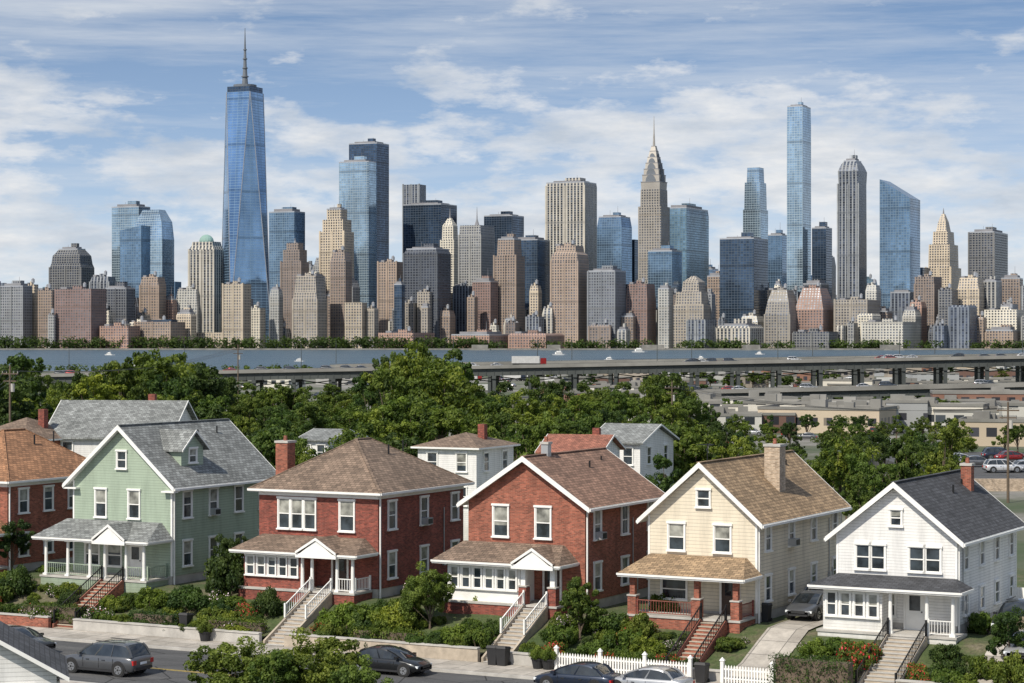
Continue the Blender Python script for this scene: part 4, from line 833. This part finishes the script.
T=[
(OT,0,32,3500,[(287,1)],f_grey,dict(cap='mech')),(AB,38,58,3500,[(290,1)],f_brown,dict(cap='tank')),
(OT,50,94,3750,[(268,1),(264,.92),(256,.86),(250,.6)],f_dgrey,dict(cap='mech')),(AB,55,106,3420,[(289,1)],f_red,dict(cap='tank')),
(GS,112,150,3800,[(208,1)],f_light,dict(cap='mech')),(GS,134,174,3700,[(240,1),(222,.9),(210,.55)],f_light,dict(capmat=m_cop)),(GS,120,150,3600,[(231,1)],f_blue,dict(cap='slantr',extra=226)),
(OT,189,224,3600,[(250,1),(246,.85),(242,.8)],f_stripe,dict(cap='dome',capmat=m_cop)),(AB,223,251,3440,[(284,1)],f_beige,dict(cap='tank')),
(GS,269,305,3900,[(213,1)],f_blue,dict(cap='mech')),(OT,281,309,3600,[(262,1),(262,.85),(250,.85),(250,.6),(243,.6)],f_brown,dict(cap='spire',extra=238)),
(AB,293,327,3450,[(300,1),(292,.9),(276,.8)],f_beige,dict(cap='tank')),(OT,320,354,3650,[(232,1),(232,.85),(220,.85),(220,.6),(210,.6)],f_beige,dict(cap='mech')),
(GS,339,376,3800,[(163,1)],f_light,dict(cap='mech',side=.2)),(GS,349,389,4000,[(145,1)],f_navy,dict(cap='mech')),(AB,330,352,3500,[(262,1),(252,.7)],f_brown,dict(cap='tank')),
(OT,403,426,4200,[(185,1)],f_sgrey,dict()),(OT,403,457,3900,[(206,1)],f_navy,dict(cap='mech')),(OT,404,451,3550,[(254,1),(250,.9)],f_dgrey,dict(cap='mech')),(AB,378,404,3600,[(262,1)],f_brown,dict(cap='tank')),
(OT,440,460,3800,[(240,1),(240,.8),(226,.75),(218,.2)],f_white,dict(cap='spire',extra=208)),(OT,459,495,3700,[(236,1),(226,.95)],f_grey,dict(cap='spire',extra=207,side=.4)),(OT,484,524,4000,[(217,1)],f_navy,dict(cap='mech')),(OT,494,525,3600,[(256,1),(256,.8),(240,.75)],f_brown,dict(cap='mech')),
(OT,508,550,3850,[(241,1)],f_navy,dict(cap='mech')),(OT,546,597,3950,[(187,1),(184,.98)],f_stripe,dict(cap='mech',side=.25)),(AB,551,589,3500,[(262,1),(255,.95),(252,.75),(246,.7)],f_brown,dict(cap='tank')),
(GS,597,632,3900,[(228,1),(218,.9)],f_blue,dict(cap='mech')),(OT,617,642,3950,[(240,1)],f_navy,dict()),(OT,588,626,3480,[(272,1)],f_grey,dict(cap='mech')),(AB,626,656,3500,[(300,1),(284,.9)],f_red,dict(cap='tank')),
(OT,664,709,3900,[(216,1),(210,.96)],f_teal,dict(cap='mech',side=.5)),(GS,648,682,3600,[(252,1)],f_blue,dict(cap='mech')),(AB,672,716,3500,[(305,1),(305,.85),(292,.8),(292,.55),(282,.5),(276,.1)],f_beige,dict()),
(OT,720,768,3600,[(240,1)],f_navy,dict(cap='mech')),(GS,743,768,3900,[(210,1.0),(210,.9),(183,.85),(183,.7),(168,.65)],f_light,dict()),
(OT,768,788,3850,[(236,1)],f_blue,dict(cap='mech')),(OT,812,832,3800,[(229,1)],f_navy,dict(cap='mech')),
('slender_skyscraper',838,867,3700,[(185,.95),(172,1),(166,.8),(162,.6)],f_sgrey,dict(cap='mech')),
(GS,880,920,3650,[(200,1)],f_blue,dict(cap='slant',extra=180,side=.25)),
(OT,926,961,3900,[(268,1),(268,.85),(245,.82),(245,.62),(232,.58),(232,.42),(222,.3),(214,.1)],f_beige,dict(cap='spire',extra=208)),
(OT,968,1009,3750,[(234,1)],f_dgrey,dict(cap='mech',side=.4)),(AB,958,987,3550,[(290,1),(278,.85)],f_beige,dict(cap='tank')),(OT,905,930,3800,[(268,1)],f_navy,dict()),(OT,985,1030,3500,[(310,1)],f_white,dict(cap='tank')),
(AB,765,800,3480,[(315,1),(302,.85),(290,.6)],f_beige,dict(cap='tank')),(AB,795,835,3500,[(310,1),(298,.8),(288,.6)],f_red,dict(cap='tank')),(AB,740,765,3500,[(322,1),(316,.8)],f_white,dict(cap='tank')),
(OT,835,880,3500,[(300,1)],f_beige,dict(cap='tank')),(AB,862,920,3440,[(322,1)],f_white,dict(cap='tank')),
(AB,105,135,3500,[(289,1)],f_dgrey,dict(cap='mech')),(AB,135,185,3420,[(322,1)],f_brown,dict(cap='tank')),(AB,100,140,3400,[(326,1)],f_red,dict(cap='tank'))]
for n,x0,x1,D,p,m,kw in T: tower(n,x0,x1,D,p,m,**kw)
tower('slender_skyscraper',787,811,3800,[(140,1),(128,1),(108,.97)],f_light,side=.35,cap='mech')
def taper_tower():
    D=3600; g=MB(); hb=33; ht=31
    rot=math.radians(22); base=[(hb*math.sqrt(2)*math.cos(rot+math.pi/4+i*math.pi/2),hb*math.sqrt(2)*math.sin(rot+math.pi/4+i*math.pi/2)) for i in range(4)]
    top=[(ht*math.cos(rot+math.pi/2+i*math.pi/2),ht*math.sin(rot+math.pi/2+i*math.pi/2)) for i in range(4)]
    z0,z1=50,Z(93,D); B=[(x,y,z0) for x,y in base];Tt=[(x,y,z1) for x,y in top]
    g.pr([(x,y,-6) for x,y in base],B,0)
    for i in range(4):
        j=(i+1)%4; g.poly([B[i],B[j],Tt[i]],0); g.poly([Tt[i],B[j],Tt[j]],0)
        for p,q in((B[i],Tt[i]),(B[j],Tt[i])): g.beam(p,q,1.1,1.1,3)
    g.poly(Tt,1); g.pr([(x*.96,y*.96,z1+.02) for x,y in top],[(x*.96,y*.96,z1+9) for x,y in top],2)
    g.cyl((0,0,z1+9),(0,0,z1+13),19,19,20,1)
    zs=Z(28,D); g.cyl((0,0,z1+13),(0,0,z1+40),5,3.2,8,1); g.cyl((0,0,z1+40),(0,0,z1+70),3.0,1.8,8,1); g.cyl((0,0,z1+70),(0,0,zs),1.7,.4,8,1)
    for zz,r in((z1+26,6),(z1+40,4.6),(z1+55,3.8),(z1+70,3)): g.cyl((0,0,zz),(0,0,zz+1.5),r,r,10,1)
    g.obj('tapering_glass_skyscraper',[f_wtc,m_sl,f_navy,m_crown],None,(X(245,D),D,0),0)
taper_tower()
m_decoc=plain('crown_cladding',(.38,.35,.31),.5,.15,.05,metal=.3)
def deco():
    D=3700; cx=654; s=F/D; g=MB(); w=33/s*.74
    def ring(z,f): return [(-w*f/2,-w*f/2,z),(w*f/2,-w*f/2,z),(w*f/2,w*f/2,z),(-w*f/2,w*f/2,z)]
    g.pr(ring(-6,1.08),ring(Z(280,D),1.08),0,1); g.pr(ring(Z(280,D),1),ring(Z(207,D),1),0,1); g.pr(ring(Z(207,D),.86),ring(Z(190,D),.84),0,1)
    ys=[190,182,175,169,163,157,151,146];fs=[.80,.74,.66,.57,.47,.36,.25,.15]
    for i in range(7):
        g.pr(ring(Z(ys[i],D),fs[i]),ring(Z(ys[i+1],D)-1,fs[i+1]*1.12),2,2); g.pr(ring(Z(ys[i+1],D)-1,fs[i+1]*1.16),ring(Z(ys[i+1],D),fs[i+1]*1.16),1)
    for i in range(1,6):
        zc=Z(ys[i],D); f=fs[i]
        for q in range(4):
            a=q*math.pi/2; nx,ny=math.cos(a),math.sin(a); px_,py_=nx*w*f/2,ny*w*f/2; r=w*f*.3
            for k in range(8):
                a0=math.pi*k/8;a1=math.pi*(k+1)/8
                g.poly([(px_+nx*.8,py_+ny*.8,zc),(px_+nx*.8-ny*r*math.cos(a0),py_+ny*.8+nx*r*math.cos(a0),zc+r*1.3*math.sin(a0)),(px_+nx*.8-ny*r*math.cos(a1),py_+ny*.8+nx*r*math.cos(a1),zc+r*1.3*math.sin(a1))],3)
    g.cyl((0,0,Z(150,D)),(0,0,Z(134,D)),2.6,1.3,8,2); g.cyl((0,0,Z(134,D)),(0,0,Z(116,D)),1.2,.3,6,2)
    g.obj('art_deco_skyscraper',[f_beige,m_rt,m_decoc,m_sl],None,(X(cx,D),D,0),-math.radians(25))
deco()
low=[f_beige,f_beige,f_beige,f_brown,f_brown,f_red,f_grey,f_grey,f_white,f_dgrey,f_dgrey,f_stripe,f_sgrey,f_navy]; far=[f_grey,f_blue,f_light,f_sgrey,f_teal,f_stripe,f_dgrey,f_blue,f_beige,f_navy]
ROT=(25,25,30,18,34)
x=-20
while x<1050:
    w=random.uniform(10,26); y=random.uniform(255,300) if 190<x<960 else random.uniform(278,305); tower(random.choice([OT,AB]),x,x+w,random.uniform(4050,4500),[(y+8,1),(y,random.choice([1,.8]))],random.choice(far),cap=random.choice(['mech','tank','mech',None]),rot=random.choice(ROT)); x+=w*.78
x=-20
while x<1050:
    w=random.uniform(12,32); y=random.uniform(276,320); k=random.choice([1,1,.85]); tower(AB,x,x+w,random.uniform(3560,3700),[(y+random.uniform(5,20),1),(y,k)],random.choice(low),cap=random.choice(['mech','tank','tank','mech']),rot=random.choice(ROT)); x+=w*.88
x=-20
while x<1050:
    w=random.choice([random.uniform(8,18),random.uniform(18,34),random.uniform(34,60)]); y=random.uniform(300,338) if w<34 else random.uniform(320,338)
    if random.random()<.78: tower(AB,x,x+w,random.uniform(3400,3470),[(y+2,1),(y,random.choice([1,.9]))],random.choice(low),cap=random.choice(['tank','tank','mech',None]),side=random.uniform(.2,.4),rot=random.choice(ROT))
    x+=w*.97
for i in range(60):
    x=random.uniform(0,1010); w=random.uniform(9,20); y=random.uniform(282,330); tower(AB,x,x+w,random.uniform(3480,3560),[(y+6,1),(y,random.choice([1,.8]))],random.choice(low),cap=random.choice(['tank','mech','tank']),rot=random.choice(ROT))
g=MB(); g.box(-2500,2500,3370,3376,-9,-4.6); g.obj('seawall',[m_vc])
for px0,px1 in((470,490),(545,562),(640,665),(742,760),(880,900)):
    g=MB(); g.box(X(px0,3340),X(px1,3340),3300,3369.9,-8,-5); g.box(X(px0+2,3340),X(px1-2,3340),3310,3360,-5,1); g.obj('pier',[m_vc])
C=[];Q=[]
for i in range(1500):
    px=random.uniform(-30,1060); dens=.5+.5*math.sin(px*.045)+.3*math.sin(px*.13); hh=13 if px<480 else 8
    if px>480 and random.random()>dens: continue
    D=random.uniform(3378,3398); C.append((X(px,D),D,-4+random.uniform(0,hh)));Q.append(random.uniform(4,8))
o=bpy.data.objects.new('distant_trees',leaves_mesh('distant_trees',C,Q,26,2.0,m_leafd)); sc.collection.objects.link(o)
C=[];Q=[]
for i in range(350):
    px=random.uniform(-30,1060); D=random.uniform(1335,1358)
    if math.sin(px*.03)+random.uniform(-.5,.5)<0: continue
    C.append((X(px,D),D,-6+random.uniform(0,2.5)));Q.append(random.uniform(1.2,2.2))
o=bpy.data.objects.new('riverbank_trees',leaves_mesh('riverbank_trees',C,Q,50,.7,m_leafd)); sc.collection.objects.link(o)
# ---------------- world
w=bpy.data.worlds.new('World'); sc.world=w; w.use_nodes=True; nt=w.node_tree; nt.nodes.clear()
out=nt.nodes.new('ShaderNodeOutputWorld'); bg=nt.nodes.new('ShaderNodeBackground'); nt.links.new(bg.outputs[0],out.inputs[0])
S=Vector((-.60,-.80,0)).normalized(); EL=math.radians(46)
sk=nt.nodes.new('ShaderNodeTexSky'); sk.sky_type='NISHITA'; sk.sun_disc=False; sk.sun_elevation=EL; sk.sun_rotation=math.atan2(S.x,S.y)%(2*math.pi); sk.air_density=1.0; sk.dust_density=.6; sk.ozone_density=1.6
v=TC(nt,'Generated'); s=SEP(nt,v)
zz=M(nt,'ADD',M(nt,'MULTIPLY',s[2],2.6),.06); nv=nt.nodes.new('ShaderNodeVectorMath'); nv.operation='NORMALIZE'; nt.links.new(COMB(nt,s[0],s[1],zz),nv.inputs[0]); nt.links.new(nv.outputs[0],sk.inputs['Vector'])
e=s[2]
cum=NOISE(nt,MAPV(nt,v,(15,15,46),(3.3,0,1.2)),1.0,10,.60); cir=NOISE(nt,MAPV(nt,v,(2.6,2.6,34),(0,0,.7)),1.0,8,.66); big=NOISE(nt,MAPV(nt,v,(4,4,11),(1,0,0)),1.0,2,.5)
band=RAMP(nt,e,[(.0,.80),(.05,1.0),(.085,.92),(.11,.62),(.14,.25),(.2,.15)])
cumm=RAMP(nt,M(nt,'ADD',cum,M(nt,'MULTIPLY',M(nt,'SUBTRACT',band,.85),.24)),[(.45,0.0),(.53,.65),(.64,1.0)])
cirm=M(nt,'MULTIPLY',RAMP(nt,M(nt,'ADD',cir,M(nt,'MULTIPLY',M(nt,'SUBTRACT',big,.5),.4)),[(.38,0.0),(.66,1.0)]),.78)
base=MIX(nt,1.0,sk.outputs[0],(1.42,1.50,1.52),'MULTIPLY')
hz=RAMP(nt,e,[(.0,.80),(.05,.48),(.10,.18),(.16,.04)]); base=MIX(nt,hz,base,(6.5,7.3,8.2))
shade=MIX(nt,RAMP(nt,NOISE(nt,MAPV(nt,v,(15,15,60),(3.3,0,1.6)),1.0,6,.6),[(.36,0.0),(.60,1.0)]),(5.9,6.5,7.3),(9.2,9.2,9.2))
c=MIX(nt,cirm,base,(7.6,8.0,8.5)); c=MIX(nt,M(nt,'MULTIPLY',cumm,.92),c,shade)
nt.links.new(c,bg.inputs[0]); bg.inputs[1].default_value=.093
# sun
L=bpy.data.lights.new('sun','SUN'); L.energy=4.8; L.angle=math.radians(.5); L.color=(1,.93,.81); lo=bpy.data.objects.new('sun',L); sc.collection.objects.link(lo)
dv=Vector((S.x*math.cos(EL),S.y*math.cos(EL),math.sin(EL))); lo.rotation_euler=dv.to_track_quat('Z','Y').to_euler()
# camera
cam=bpy.data.cameras.new('camera'); co=bpy.data.objects.new('camera',cam); sc.collection.objects.link(co); co.location=(0,0,CH); co.rotation_euler=(math.pi/2,0,0)
cam.sensor_width=36; cam.lens=F/1024*36; cam.shift_y=-6.5/1024; cam.clip_start=1; cam.clip_end=80000; sc.camera=co
sc.view_settings.view_transform='Standard'; sc.view_settings.look='None'; sc.view_settings.exposure=0; sc.view_settings.gamma=1
